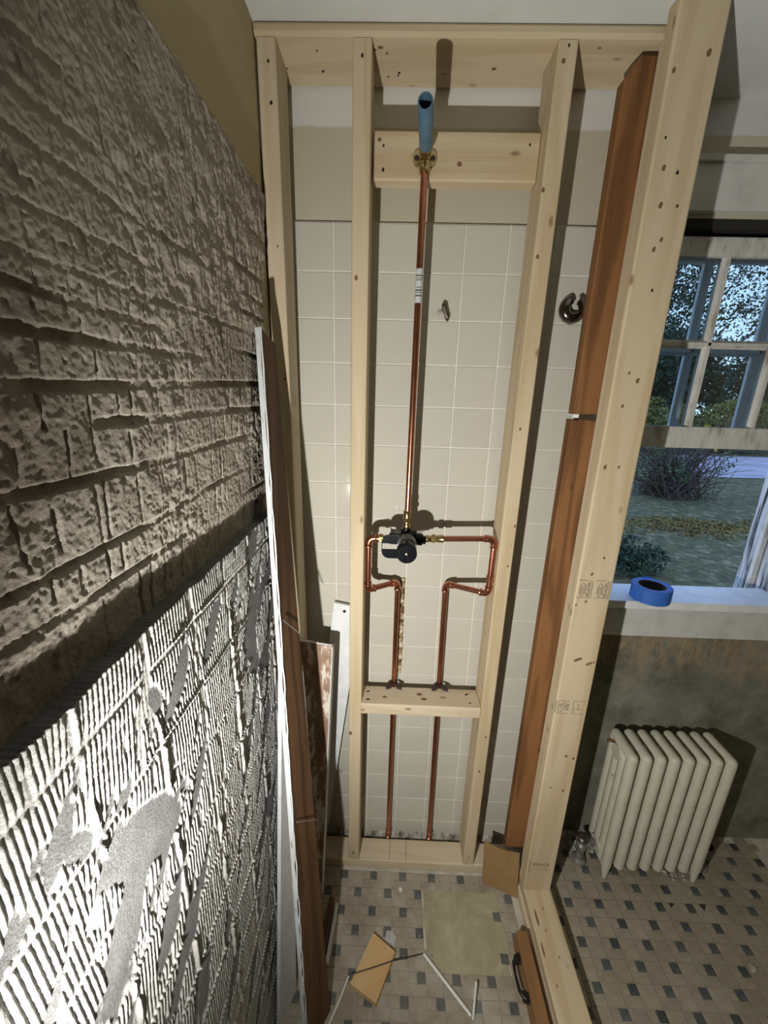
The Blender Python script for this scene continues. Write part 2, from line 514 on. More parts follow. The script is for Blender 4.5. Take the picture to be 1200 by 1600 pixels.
# ================================================================== mesh helpers
class MB:
    def __init__(self):
        self.v = []
        self.f = []

    def add(self, vs, fs):
        o = len(self.v)
        self.v += [tuple(map(float, p)) for p in vs]
        self.f += [tuple(i + o for i in q) for q in fs]
        return self

    def box(self, a, b, c=0.0):
        (x0, y0, z0), (x1, y1, z1) = a, b
        if c <= 0:
            vs = [(x0, y0, z0), (x1, y0, z0), (x1, y1, z0), (x0, y1, z0), (x0, y0, z1), (x1, y0, z1), (x1, y1, z1), (x0, y1, z1)]
            return self.add(vs, [(0, 3, 2, 1), (4, 5, 6, 7), (0, 1, 5, 4), (1, 2, 6, 5), (2, 3, 7, 6), (3, 0, 4, 7)])
        return self.prism([(x0 + c, y0), (x1 - c, y0), (x1, y0 + c), (x1, y1 - c), (x1 - c, y1), (x0 + c, y1), (x0, y1 - c), (x0, y0 + c)],
                          z0, z1, c)

    def prism(self, poly, z0, z1, c=0.0):
        """extrude an xy outline from z0 to z1, chamfered at both ends by c"""
        n = len(poly)
        cx = sum(p[0] for p in poly) / n
        cy = sum(p[1] for p in poly) / n
        rings = []
        if c > 0:
            sh = []
            for (x, y) in poly:
                d = max(1e-6, math.hypot(x - cx, y - cy))
                k = max(0.0, (d - c) / d)
                sh.append((cx + (x - cx) * k, cy + (y - cy) * k))
            rings = [[(x, y, z0) for x, y in sh], [(x, y, z0 + c) for x, y in poly], [(x, y, z1 - c) for x, y in poly], [(x, y, z1) for x, y in sh]]
        else:
            rings = [[(x, y, z0) for x, y in poly], [(x, y, z1) for x, y in poly]]
        vs = [p for r in rings for p in r]
        fs = [tuple(reversed(range(n)))]
        for k in range(len(rings) - 1):
            for i in range(n):
                j = (i + 1) % n
                fs.append((k * n + i, k * n + j, (k + 1) * n + j, (k + 1) * n + i))
        fs.append(tuple(range((len(rings) - 1) * n, len(rings) * n)))
        return self.add(vs, fs)

    def tube(self, pts, r, n=14, caps=True, closed=False):
        pts = [Vector(p) for p in pts]
        rr = r if isinstance(r, (list, tuple)) else [r] * len(pts)
        m = len(pts)
        up = None
        vs = []
        for i, p in enumerate(pts):
            if closed:
                t = (pts[(i + 1) % m] - pts[i - 1]).normalized()
            else:
                t = (pts[min(i + 1, m - 1)] - pts[max(i - 1, 0)])
                if t.length < 1e-9:
                    t = pts[m - 1] - pts[0]
                t.normalize()
            if up is None:
                up = Vector((0, 0, 1)) if abs(t.z) < 0.9 else Vector((0, 1, 0))
            a = (up - t * up.dot(t)).normalized()
            up = a
            b = t.cross(a)
            for k in range(n):
                an = 2 * math.pi * k / n
                vs.append(p + (a * math.cos(an) + b * math.sin(an)) * rr[i])
        fs = []
        for i in range(m if closed else m - 1):
            i2 = (i + 1) % m
            for k in range(n):
                k2 = (k + 1) % n
                fs.append((i * n + k, i * n + k2, i2 * n + k2, i2 * n + k))
        if caps and not closed:
            fs.append(tuple(reversed(range(n))))
            fs.append(tuple(range((m - 1) * n, m * n)))
        return self.add(vs, fs)

    def lathe(self, prof, p0, ax, n=20):
        """profile of (distance along axis, radius) turned about the axis through p0"""
        p0 = Vector(p0)
        ax = Vector(ax).normalized()
        pts = [p0 + ax * d for d, _ in prof]
        up = Vector((0, 0, 1)) if abs(ax.z) < 0.9 else Vector((0, 1, 0))
        a = (up - ax * up.dot(ax)).normalized()
        b = ax.cross(a)
        vs = []
        for (d, r), p in zip(prof, pts):
            for k in range(n):
                an = 2 * math.pi * k / n
                vs.append(p + (a * math.cos(an) + b * math.sin(an)) * r)
        m = len(prof)
        fs = []
        for i in range(m - 1):
            for k in range(n):
                k2 = (k + 1) % n
                fs.append((i * n + k, i * n + k2, (i + 1) * n + k2, (i + 1) * n + k))
        fs.append(tuple(reversed(range(n))))
        fs.append(tuple(range((m - 1) * n, m * n)))
        return self.add(vs, fs)


I4 = Matrix.Identity(4)
WM = {}


def mesh_of(name, mb, M_=I4, material=None, smooth=False):
    inv = M_.inverted()
    me = bpy.data.meshes.new(name)
    me.from_pydata([tuple(inv @ Vector(p)) for p in mb.v], [], mb.f)
    me.validate()
    if smooth:
        me.polygons.foreach_set('use_smooth', [True] * len(me.polygons))
        try:
            me.set_sharp_from_angle(angle=math.radians(40))
        except Exception:
            pass
    if material is not None:
        me.materials.append(material)
    me.update()
    return me


def place(name, data, M_=I4, parent=None):
    o = bpy.data.objects.new(name, data)
    COL.objects.link(o)
    WM[o.name] = M_
    if parent is not None:
        o.parent = parent
        o.matrix_basis = WM[parent.name].inverted() @ M_
    else:
        o.matrix_basis = M_
    return o


def mk(name, mb, material, parent=None, M_=None, smooth=False):
    """link one mesh object; vertices are given in room coordinates"""
    if M_ is None:
        M_ = WM[parent.name] if parent is not None else I4
    return place(name, mesh_of(name, mb, M_, material, smooth), M_, parent)


def tag(o, label=None, cat=None, group=None, kind=None):
    if label:
        o['label'] = label
    if cat:
        o['category'] = cat
    if group:
        o['group'] = group
    if kind:
        o['kind'] = kind
    return o


def thing(name, label, cat, loc, group=None):
    return tag(place(name, None, Matrix.Translation(loc)), label, cat, group)


def struct(name, mb, material, parent=None, smooth=False):
    o = mk(name, mb, material, parent, smooth=smooth)
    if parent is None:
        o['kind'] = 'structure'
    return o


def origin_at(p):
    return Matrix.Translation(p)


def frame(p0, p1, xdir):
    """matrix whose Z runs p0->p1 and X is near xdir"""
    p0, p1 = Vector(p0), Vector(p1)
    z = (p1 - p0).normalized()
    x = Vector(xdir)
    x = (x - z * x.dot(z)).normalized()
    y = z.cross(x)
    m = Matrix((x, y, z)).transposed().to_4x4()
    m.translation = p0
    return m


def lumber_mesh(w, t, L, c=0.003):
    """dressed board centred on its Z axis: rounded arrises, slightly eased ends"""
    mb = MB()
    k = c * 0.35
    x, y = w / 2, t / 2
    poly = [(-x + c, -y), (x - c, -y), (x - k, -y + k), (x, -y + c), (x, y - c), (x - k, y - k), (x - c, y), (-x + c, y), (-x + k, y - k), (-x, y - c),
            (-x, -y + c), (-x + k, -y + k)]
    mb.prism(poly, 0, L, 0.0006)
    return mb


def lumber(name, p0, p1, xdir, w, t, material, label, cat, c=0.003, parent=None, group=None):
    F = frame(p0, p1, xdir)
    L = (Vector(p1) - Vector(p0)).length
    mb = lumber_mesh(w, t, L, c)
    me = mesh_of(name, mb, I4, material)
    o = place(name, me, F, parent)
    if label:
        tag(o, label, cat, group)
    return o


_disc = {}


def disc_mesh(kind):
    if kind not in _disc:
        mb = MB()
        n = 9
        vs = [(0, 0, 0.5)] + [((1 + 0.18 * math.sin(3.1 * k)) * math.cos(2 * math.pi * k / n), (1 + 0.18 * math.cos(2.3 * k)) * math.sin(2 * math.pi * k / n), 0.0) for k in range(n)]
        mb.add(vs, [(0, 1 + k, 1 + (k + 1) % n) for k in range(n)])
        _disc[kind] = mesh_of(kind, mb, I4, M['knot'] if kind == 'knot' else M['nail'])
    return _disc[kind]


def spots(parent, kind, pts, normal, along, size, aspect=1.5):
    """knots and screw heads: low discs sitting on a board's face"""
    nrm = Vector(normal).normalized()
    al = Vector(along)
    al = (al - nrm * al.dot(nrm)).normalized()
    y = nrm.cross(al)
    for i, p in enumerate(pts):
        s = size * (0.6 + 0.35 * rnd.random())
        m = Matrix((al * s * aspect, y * s, nrm * 0.0008)).transposed().to_4x4()
        m.translation = Vector(p) + nrm * 0.0001
        place(kind, disc_mesh(kind), m, parent)


# ================================================================== setting: shell
CEIL = 2.305
XW = -0.132      # painted left wall plane
YB = 0.060       # bare plaster back wall plane (window side)


def wall_left():
    w = struct('wall_left', MB().box((XW - 0.12, -2.6, -0.02), (XW, 0.30, CEIL + 0.1)), M['left_paint'])
    return w


WL = wall_left()

# ---- noise helpers for the mortar coats


def vnoise(u, v, seed):
    r = np.random.RandomState(seed)
    n = 256
    g = r.rand(n, n)
    iu, iv = np.floor(u).astype(int), np.floor(v).astype(int)
    fu, fv = u - iu, v - iv
    fu = fu * fu * (3 - 2 * fu)
    fv = fv * fv * (3 - 2 * fv)
    a = g[iu % n, iv % n]
    b = g[(iu + 1) % n, iv % n]
    c = g[iu % n, (iv + 1) % n]
    d = g[(iu + 1) % n, (iv + 1) % n]
    return (a * (1 - fu) + b * fu) * (1 - fv) + (c * (1 - fu) + d * fu) * fv


def fbm(u, v, seed, octv=4, gain=0.5):
    s = np.zeros_like(u)
    a = 1.0
    t = 0.0
    for k in range(octv):
        s += a * vnoise(u * 2 ** k, v * 2 ** k, seed + 17 * k)
        t += a
        a *= gain
    return s / t


def sstep(a, b, x):
    t = np.clip((x - a) / (b - a), 0, 1)
    return t * t * (3 - 2 * t)


def coat_object(name, Y, Z, Xs, bare, material, parent):
    """grid sheet of mortar with edges turned back to the wall behind"""
    ny, nz = Y.shape
    P = np.stack([Xs, Y, Z], -1)
    # skirts: first/last column and row repeated on the wall plane
    P = np.concatenate([P[:1], P, P[-1:]], 0)
    P[0, :, 0] = XW + 0.0005
    P[-1, :, 0] = XW + 0.0005
    P = np.concatenate([P[:, :1], P, P[:, -1:]], 1)
    P[:, 0, 0] = XW + 0.0005
    P[:, -1, 0] = XW + 0.0005
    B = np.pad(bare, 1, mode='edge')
    B[:, -1] = 1.0  # top edge and ledge take the dark tone: their shade is painted in
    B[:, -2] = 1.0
    a, b = P.shape[:2]
    idx = np.arange(a * b).reshape(a, b)
    q = np.stack([idx[:-1, :-1], idx[1:, :-1], idx[1:, 1:], idx[:-1, 1:]], -1).reshape(-1, 4)
    me = bpy.data.meshes.new(name)
    me.vertices.add(a * b)
    me.vertices.foreach_set('co', P.reshape(-1).astype(np.float32))
    me.loops.add(q.size)
    me.loops.foreach_set('vertex_index', q.reshape(-1).astype(np.int32))
    me.polygons.add(len(q))
    me.polygons.foreach_set('loop_start', np.arange(0, q.size, 4, dtype=np.int32))
    me.polygons.foreach_set('use_smooth', np.ones(len(q), dtype=bool))
    me.update(calc_edges=True)
    at = me.attributes.new('bare', 'FLOAT', 'POINT')
    at.data.foreach_set('value', B.reshape(-1).astype(np.float32))
    me.materials.append(material)
    return place(name, me, I4, parent)


def end_line(z):
    """where the mortar stops short of the new stud, further out lower down"""
    return np.interp(z, [0.0, 0.9, 1.03, 1.4, 1.77, 2.02], [-0.285, -0.262, -0.252, -0.222, -0.188, -0.140])


def thinset_bed():
    ny, nz = 900, 560
    y0 = -1.34
    s = np.linspace(0, 1, ny)[:, None]
    z = np.linspace(0.002, 1.366, nz)[None, :]
    jag = 0.012 * (fbm(z[0] * 30, z[0] * 0 + 3.3, 5) - 0.5)
    ye = end_line(z[0]) + jag
    # denser towards the near end of the wall is not needed: spread evenly
    Y = y0 + (ye[None, :] - y0) * s
    Z = np.repeat(z, ny, 0) + 0 * Y
    top = 1.364 + 0.010 * (fbm(Y * 25, Y * 0 + 1.7, 9) - 0.5)
    Z = Z * (top / 1.366)
    u, v = Y, Z
    # smooth torn-off patches: long shapes slanting along the trowel strokes
    a1 = (u * 0.55 + v * 0.83)
    b1 = (u * 0.83 - v * 0.55)
    n = fbm(a1 * 9, b1 * 26, 31, 4)
    n2 = fbm(a1 * 24, b1 * 60, 77, 3)
    patch = 0.78 * n + 0.22 * n2
    bias = 0.012 * sstep(-0.75, -0.40, u) + 0.015 * sstep(1.1, 0.5, v)
    mask = sstep(0.605, 0.625, patch + bias)

    def blob(cy, cz, la, lb, sl=0.60):
        d = np.array([sl, -0.8])
        d = d / np.hypot(*d)
        p = (u - cy) * d[0] + (v - cz) * d[1]
        q = -(u - cy) * d[1] + (v - cz) * d[0]
        rr = (p / la) ** 2 + (q / lb) ** 2 + 1.1 * (n2 - 0.5) + 0.9 * (fbm(u * 45, v * 45, 12, 3) - 0.5)
        return sstep(1.08, 0.98, rr)
    for (cy, cz, la, lb, sl) in ((-0.792, 1.125, 0.085, 0.038, 0.9), (-0.842, 1.055, 0.075, 0.030, -0.55), (-0.585, 1.272, 0.055, 0.016, -0.75),
                                 (-0.74, 1.272, 0.025, 0.011, 0.2), (-0.50, 0.93, 0.07, 0.018, -0.5), (-0.775, 0.955, 0.06, 0.022, -0.7),
                                 (-0.68, 1.07, 0.05, 0.014, -0.6), (-0.87, 1.225, 0.02, 0.012, 0.5)):
        mask = np.maximum(mask, blob(cy, cz, la, lb, sl))
    # trowel ridges, sweeping slightly from strip to strip
    strip = np.floor((u + 0.013) / 0.108)
    lean = 0.10 * np.sin(strip * 2.3 + 0.6) + 0.05
    warp = 0.9 * (fbm(u * 5, v * 2.5, 3, 2) - 0.5)
    ph = (u - lean * v) / 0.0066 + warp * 1.6
    tri = np.abs((ph % 1.0) * 2 - 1)
    prof = sstep(0.25, 0.75, tri)
    br = fbm(u * 60, v * 42, 41, 3)
    amp = 0.0030 * (0.72 + 0.55 * (br - 0.35))
    h = amp * prof
    h *= 1 - sstep(0.68, 0.74, fbm(u * 90, v * 22, 55, 2)) * 0.8
    # backs of the lost tiles: squared-off lips and seams every tile
    for (c, per, off) in ((u, 0.108, 0.045), (v, 0.108, 0.037)):
        w = (c + off + 0.004 * (fbm(u * 20, v * 20, 8, 2) - 0.5)) % per
        seam = sstep(0.0045, 0.002, np.abs(w - per / 2))
        keep = sstep(0.40, 0.50, fbm(u * 11, v * 11, 19 + int(off * 1000), 2))
        h = h * (1 - 0.85 * seam) + 0.0034 * sstep(0.0030, 0.0012, np.abs(w - per / 2 - 0.0055)) * keep
    fv = ((v + 0.02) / 0.017) % 1.0
    h -= 0.0007 * sstep(0.82, 0.95, fv) * sstep(0.45, 0.55, fbm(u * 5, v * 5, 66, 2))
    h = h * (1 - mask)
    h += 0.0016 * (fbm(u * 25, v * 25, 23, 4) - 0.5) * (1 - 0.5 * mask)
    h += 0.004 * (fbm(u * 5, v * 5, 24, 2) - 0.5)
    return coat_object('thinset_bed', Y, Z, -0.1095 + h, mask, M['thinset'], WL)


def scratch_coat():
    ny, nz = 800, 480
    y0 = -1.34
    s = np.linspace(0, 1, ny)[:, None]
    z = np.linspace(1.352, 2.020, nz)[None, :]
    ye = end_line(z[0]) + 0.020 * (fbm(z[0] * 26, z[0] * 0 + 7.3, 15) - 0.55)
    Y = y0 + (ye[None, :] - y0) * s
    Z = np.repeat(z, ny, 0) + 0 * Y
    top = 2.018 + 0.010 * (fbm(Y * 22, Y * 0 + 2.2, 61, 4) - 0.5)
    Z = 1.352 + (Z - 1.352) * (top - 1.352) / 0.668
    u, v = Y, Z
    h = 0.0024 * (fbm(u * 60, v * 60, 71, 4, 0.7) - 0.5) + 0.0019 * (fbm(u * 260, v * 260, 76, 2, 0.6) - 0.5)
    h += 0.006 * (fbm(u * 8, v * 8, 72, 3) - 0.5)
    crumb = sstep(0.50, 0.62, fbm(u * 6.5, v * 6.5, 95, 3) + 0.10 * sstep(-0.55, -0.28, u))
    h += crumb * 0.0085 * (fbm(u * 48, v * 48, 96, 4, 0.6) - 0.5)
    # crumbly pits
    pit = fbm(u * 85, v * 85, 73, 3)
    h -= 0.0022 * sstep(0.66, 0.80, pit) * sstep(0.45, 0.6, fbm(u * 7, v * 7, 78, 2))
    wob = 0.008 * (fbm(u * 4, v * 3, 74, 2) - 0.5) + 0.0025 * (fbm(u * 50, v * 50, 75, 2) - 0.5)
    groove = np.zeros_like(u)
    lines = (1.432, 1.477, 1.540, 1.590, 1.632, 1.668, 1.694, 1.727, 1.762, 1.800, 1.838, 1.880, 1.925)
    for i, zl in enumerate(lines):
        slope = 0.02 * math.sin(i * 1.9)
        dd = np.abs(v - zl - wob - slope * (u + 0.5))
        keep = sstep(0.30, 0.42, fbm(u * 4 + i * 3.1, v * 2, 80 + i, 2))
        wd = 0.0048 + 0.0022 * math.sin(i * 2.7) ** 2
        groove = np.maximum(groove, sstep(wd, wd * 0.45, dd) * keep)
    rows = np.searchsorted(np.array(lines), v.ravel()).reshape(v.shape)
    rr = np.random.RandomState(4)
    for k in range(len(lines) + 1):
        sel = rows == k
        yy = -1.30
        while yy < -0.15:
            yy += 0.014 + 0.055 * rr.rand()
            ln = 0.14 * (rr.rand() - 0.5)
            d = np.abs(u - yy - ln * (v - 1.7) - wob * 0.6)
            w = 0.0024 + 0.0020 * rr.rand()
            lo_z = (lines[k - 1] if k else 1.36) + 0.03 * max(0.0, rr.rand() - 0.45)
            hi_z = (lines[k] if k < len(lines) else 2.02) - 0.03 * max(0.0, rr.rand() - 0.45)
            fade = sstep(lo_z - 0.004, lo_z + 0.004, v) * sstep(hi_z + 0.004, hi_z - 0.004, v)
            groove = np.maximum(groove, np.where(sel, sstep(w, w * 0.4, d) * (0.35 + 0.65 * rr.rand()) * fade, 0))
    calm = sstep(1.96, 1.86, v)                       # the top course was floated smoother
    blotch = sstep(0.60, 0.52, fbm(u * 5, v * 5, 91, 3))
    groove = groove * (0.25 + 0.75 * calm) * (0.25 + 0.75 * blotch) * (0.35 + 0.65 * sstep(-0.97, -0.80, u + 0.12 * (fbm(u * 9, v * 9, 99, 2) - 0.5)))
    h -= 0.0070 * groove * (0.8 + 0.5 * (fbm(u * 70, v * 70, 97, 2) - 0.5))
    # hollow running along above the thicker bed below
    h -= 0.005 * sstep(1.425, 1.385, v)
    bare = np.clip(0.55 * sstep(0.50, 0.66, fbm(u * 9, v * 9, 92, 4)) + 0.75 * sstep(1.43, 1.39, v) + 0.35 * groove + 0.75 * sstep(-0.72, -0.90, u + 0.25 * (fbm(u * 8, v * 8, 98, 3) - 0.5)), 0, 1)  # darker blotches and near end; shade painted into grooves and above the bed
    return coat_object('scratch_coat', Y, Z, -0.1215 + h, bare, M['scratch'], WL)


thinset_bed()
scratch_coat()

# ---- back wall: plaster, tile setting bed, tiles
T = 0.10718
ZT = 2.0234
TX0, TX1 = -0.128, 0.700     # tiled width


def wall_back():
    mb = MB()
    # bare plaster with the window opening left out
    x0, x1 = TX1, 2.45
    ox0, ox1, oz0, oz1 = 0.800, 1.450, 0.930, 2.066
    y0, y1 = YB, 0.26
    mb.box((x0, y0, -0.02), (ox0, y1, CEIL + 0.1))
    mb.box((ox1, y0, -0.02), (x1, y1, CEIL + 0.1))
    mb.box((ox0, y0, -0.02), (ox1, y1, oz0))
    mb.box((ox0, y0, oz1), (ox1, y1, CEIL + 0.1))
    return struct('wall_back', mb, M['right_wall'])


WB = wall_back()
mk('upper_plaster', MB().box((XW + 0.001, 0.0085, ZT + 0.0005), (TX1 - 0.0005, 0.26, CEIL + 0.1)), M['upper_back'], WB)
mk('tile_bed', MB().box((XW + 0.001, 0.0022, -0.02), (TX1 - 0.0005, 0.26, ZT)), M['grout'], WB)


def tile_mesh(w, h, th=0.0062, c=0.0016):
    """one glazed tile, local: x 0..w, z 0..h, face at y=0 (toward -y)"""
    mb = MB()
    e = c * 0.35
    A = [(0, th, 0), (w, th, 0), (w, th, h), (0, th, h)]
    B = [(0, c, 0), (w, c, 0), (w, c, h), (0, c, h)]
    Cc = [(e, e, e), (w - e, e, e), (w - e, e, h - e), (e, e, h - e)]
    D = [(c, 0, c), (w - c, 0, c), (w - c, 0, h - c), (c, 0, h - c)]
    vs = A + B + Cc + D
    fs = []
    for k in range(3):
        for i in range(4):
            j = (i + 1) % 4
            fs.append((k * 4 + i, k * 4 + j, (k + 1) * 4 + j, (k + 1) * 4 + i))
    fs.append((12, 13, 14, 15))
    mb.add(vs, fs)
    return mb


_tiles = {}


def tile(x0, x1, z0, z1):
    key = (round(x1 - x0, 4), round(z1 - z0, 4))
    if key not in _tiles:
        _tiles[key] = mesh_of('tile', tile_mesh(*key), I4, M['tile'])
    a = 0.0022 * (rnd.random() - 0.5)
    b = 0.0022 * (rnd.random() - 0.5)
    m = Matrix.Translation((x0, -0.0001 * rnd.random(), z0)) @ Matrix.Rotation(a * 3, 4, 'Z') @ Matrix.Rotation(b * 3, 4, 'X')
    place('tile', _tiles[key], m, WB)


G = 0.0021
for r in range(19):
    z1 = ZT - r * T - (G / 2 if r else 0.0015)
    z0 = max(ZT - (r + 1) * T + G / 2, 0.012)
    for c in range(-2, 7):
        x0, x1 = c * T + G / 2, (c + 1) * T - G / 2
        x0, x1 = max(x0, TX0), min(x1, TX1)
        if x1 - x0 < 0.01:
            continue
        if c == 1 and 8 <= r <= 11:          # edges chiselled away beside the left riser
            if r == 8:
                tile(x0, x1, z0 + 0.030, z1)
                z1_ = z0 + 0.0295
                tile(x0, x1 - 0.0165, z0, z1_)
                continue
            x1 -= 0.0165
        tile(x0, x1, z0, z1)


def ragged_strip():
    """mortar left showing where the tile edges were chiselled away"""
    mb = MB()
    rr = random.Random(3)
    n = 46
    vs, fs = [], []
    z0, z1 = ZT - 12 * T + 0.004, ZT - 8.72 * T
    for i in range(n):
        z = z0 + (z1 - z0) * i / (n - 1)
        xa = 2 * T - 0.0165 + 0.004 * (rr.random() - 0.7)
        xb = 2 * T - 0.0005 + 0.0015 * (rr.random() - 0.4)
        ya = -0.0005 - 0.0022 * rr.random()
        vs += [(xa, 0.002, z), (xa + 0.003, ya, z), ((xa + xb) / 2, 0.0005 - 0.003 * rr.random(), z), (xb - 0.002, ya, z), (xb, 0.002, z)]
        if i:
            for k in range(4):
                a = (i - 1) * 5 + k
                fs.append((a, a + 1, a + 6, a + 5))
    mb.add(vs, fs)
    return mk('chiselled_mortar', mb, M['mortar'], WB)


ragged_strip()


def base_grime():
    """lumpy mortar and dirt along the foot of the tiles"""
    mb = MB()
    rr = random.Random(5)
    n = 90
    vs, fs = [], []
    for i in range(n):
        x = -0.12 + 0.74 * i / (n - 1)
        h = 0.028 + 0.012 * rr.random()
        d = 0.004 + 0.006 * rr.random()
        vs += [(x, 0.0, h), (x, -d * 0.6, h - 0.006), (x, -d - 0.003, 0.012), (x, -d - 0.006, 0.001)]
        if i:
            for k in range(3):
                a = (i - 1) * 4 + k
                fs.append((a, a + 1, a + 5, a + 4))
    mb.add(vs, fs)
    return tag(mk('mortar_crumbs', mb, M['grime'], WB, smooth=False), kind='stuff')


base_grime()

# ---- remaining shell
struct('ceiling', MB().box((XW - 0.12, -2.6, CEIL), (2.45, 0.26, CEIL + 0.1)), M['ceiling'])
struct('wall_right', MB().box((2.30, -2.6, -0.02), (2.42, YB - 0.001, CEIL + 0.1)), M['left_paint'])
struct('wall_front', MB().box((XW, -2.72, -0.02), (2.42, -2.6, CEIL + 0.1)), M['left_paint'])

# ---- floor with its mosaic
FL = struct('floor', MB().box((XW - 0.12, -2.6, -0.08), (2.45, 0.26, -0.0012)), M['floor_bed'])
U = 0.0254
# a dark dot of the mosaic lies at (FX + 4in*i, FY + 2in*j) with alternate rows shifted
FX, FY = 0.8021, -0.1800


def ftile_mesh(nx, ny, material):
    w, h = nx * U - 0.0016, ny * U - 0.0016
    mb = MB()
    c = 0.0008
    z = 0.0026
    A = [(-w / 2, -h / 2, -0.0012), (w / 2, -h / 2, -0.0012), (w / 2, h / 2, -0.0012), (-w / 2, h / 2, -0.0012)]
    B = [(x, y, z - c - 0.0012) for x, y, _ in A]
    k = 1 - 2 * c / min(w, h)
    D = [(x * k, y * k, z - 0.0012) for x, y, _ in A]
    vs = A + B + D
    fs = []
    for q in range(2):
        for i in range(4):
            j = (i + 1) % 4
            fs.append((q * 4 + i, q * 4 + j, (q + 1) * 4 + j, (q + 1) * 4 + i))
    fs.append((8, 9, 10, 11))
    mb.add(vs, fs)
    return mesh_of('floor_tile', mb, I4, material)


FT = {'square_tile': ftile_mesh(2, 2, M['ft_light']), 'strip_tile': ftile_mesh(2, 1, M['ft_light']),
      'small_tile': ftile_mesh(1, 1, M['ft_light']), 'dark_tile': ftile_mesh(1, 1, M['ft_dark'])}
PATCH = (0.342, -0.372, 0.534, -0.182)


def blocked(x, y, hw, hh):
    if PATCH[0] - hw * .4 < x < PATCH[2] + hw * .4 and PATCH[1] - hh * .4 < y < PATCH[3] + hh * .4:
        return True
    if 0.628 - hw < x < 0.735 + hw and y < -0.11:       # under the sole plates
        return True
    if -0.13 < x < 0.64 + hw and y > -0.106 - hh:       # under the bottom plate
        return True
    return False


cnt = {k: [] for k in FT}
for col in range(-20, 22):
    cx = FX - U / 2 + col * 2 * U                        # centre line of a 2in column; its dot sits in the right half
    for row in range(-17, 4):
        yd = FY + row * 4 * U + (2 * U if col % 2 else 0)
        for nm, dx, dy, hw, hh in (('dark_tile', U / 2, 0, .012, .012), ('small_tile', -U / 2, 0, .012, .012),
                                   ('strip_tile', 0, -U, .025, .012), ('square_tile', 0, -2.5 * U, .025, .025)):
            x, y = cx + dx, yd + dy
            if not (XW + hw + 0.002 < x < 1.60 and -1.75 < y < YB - 0.003):
                continue
            if blocked(x, y, hw, hh):
                continue
            d = (x - 0.45) ** 2 * 0.8 + (y + 0.28) ** 2 * 2.2
            cnt[nm].append((d, x, y))
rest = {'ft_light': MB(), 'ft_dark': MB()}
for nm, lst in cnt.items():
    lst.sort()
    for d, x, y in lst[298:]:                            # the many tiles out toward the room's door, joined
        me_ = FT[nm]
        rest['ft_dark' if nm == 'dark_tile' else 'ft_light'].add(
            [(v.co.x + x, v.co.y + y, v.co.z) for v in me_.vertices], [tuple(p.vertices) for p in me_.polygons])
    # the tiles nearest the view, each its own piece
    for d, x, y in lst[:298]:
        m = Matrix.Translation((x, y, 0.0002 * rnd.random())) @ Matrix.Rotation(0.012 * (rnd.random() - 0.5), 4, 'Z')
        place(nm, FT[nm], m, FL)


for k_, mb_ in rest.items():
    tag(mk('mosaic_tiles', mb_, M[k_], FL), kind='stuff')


def patch_slab():
    mb = MB()
    rr = random.Random(9)
    x0, y0, x1, y1 = PATCH[0] - .030, PATCH[1] - .024, PATCH[2] + .034, PATCH[3] + .018
    n = 9
    vs, fs = [], []
    for i in range(n):
        for j in range(n):
            fx, fy = i / (n - 1), j / (n - 1)
            e = i in (0, n - 1) or j in (0, n - 1)
            x = x0 + (x1 - x0) * fx + (0.005 * (rr.random() - 0.5) if e else 0)
            y = y0 + (y1 - y0) * fy + (0.005 * (rr.random() - 0.5) if e else 0)
            vs.append((x - 0.014 * (1 - fy) * fx, y, (-0.0010 if e else 0.0001 + 0.0007 * rr.random())))
    for i in range(n - 1):
        for j in range(n - 1):
            a = i * n + j
            fs.append((a, a + n, a + n + 1, a + 1))
    mb.add(vs, fs)
    mk('mortar_patch', mb, M['floor_patch'], FL, smooth=True)


patch_slab()

# ================================================================== new framing
ST = 0.0381
SD = 0.0890


def stud(label, x0b, x0t, zb, zt, yb, yt, mm='pine'):
    p0 = (x0b, yb + SD / 2, zb)
    p1 = (x0t, yt + SD / 2, zt)
    return lumber('wall_stud', p0, p1, (1, 0, 0), ST, SD, M[mm], label, 'stud')


PZ = 2.283      # underside of the top plate
s1 = stud('new pine stud against the broken plaster wall, leftmost upright of the frame', -0.1085, -0.1085, 0.039, PZ - 0.0005, -0.106, -0.131, 'pine_pale')
s2 = stud('new pine stud just left of the copper riser', 0.0685, 0.0790, 0.039, PZ - 0.0005, -0.106, -0.131)
s3 = stud('new pine stud right of the copper loops, third upright from the plaster wall', 0.4745, 0.4730, 0.039, PZ - 0.0005, -0.106, -0.131)


def fy(z):
    return -0.106 - 0.025 * (z / PZ) - 0.0002


spots(s3, 'knot', [(x, fy(z), z) for x, z in ((0.467, 2.250), (0.457, 2.041), (0.470, 1.553), (0.487, 1.304), (0.480, 0.608), (0.473, 0.469), (0.482, 1.19), (0.462, 1.92))], (0, -1, 0), (0, 0, 1), 0.0042, 1.3)
spots(s3, 'screw', [(0.474, fy(2.27), 2.273), (0.475, fy(0.08), 0.075)], (0, -1, 0), (0, 0, 1), 0.003, 1.2)
spots(s2, 'screw', [(0.079, fy(2.25), 2.255), (0.068, fy(0.08), 0.072)], (0, -1, 0), (0, 0, 1), 0.0035, 1.4)
spots(s2, 'knot', [(0.0690, fy(1.87), 1.872), (0.057, fy(0.61), 0.602)], (0, -1, 0), (0, 0, 1), 0.0055, 1.6)
spots(s1, 'screw', [(-0.105, fy(2.24), 2.245), (-0.103, fy(2.18), 2.180)], (0, -1, 0), (0, 0, 1), 0.0035, 1.3)
spots(s1, 'knot', [(-0.100, fy(1.65), 1.655), (-0.103, fy(1.93), 1.93)], (0, -1, 0), (0, 0, 1), 0.003, 1.3)

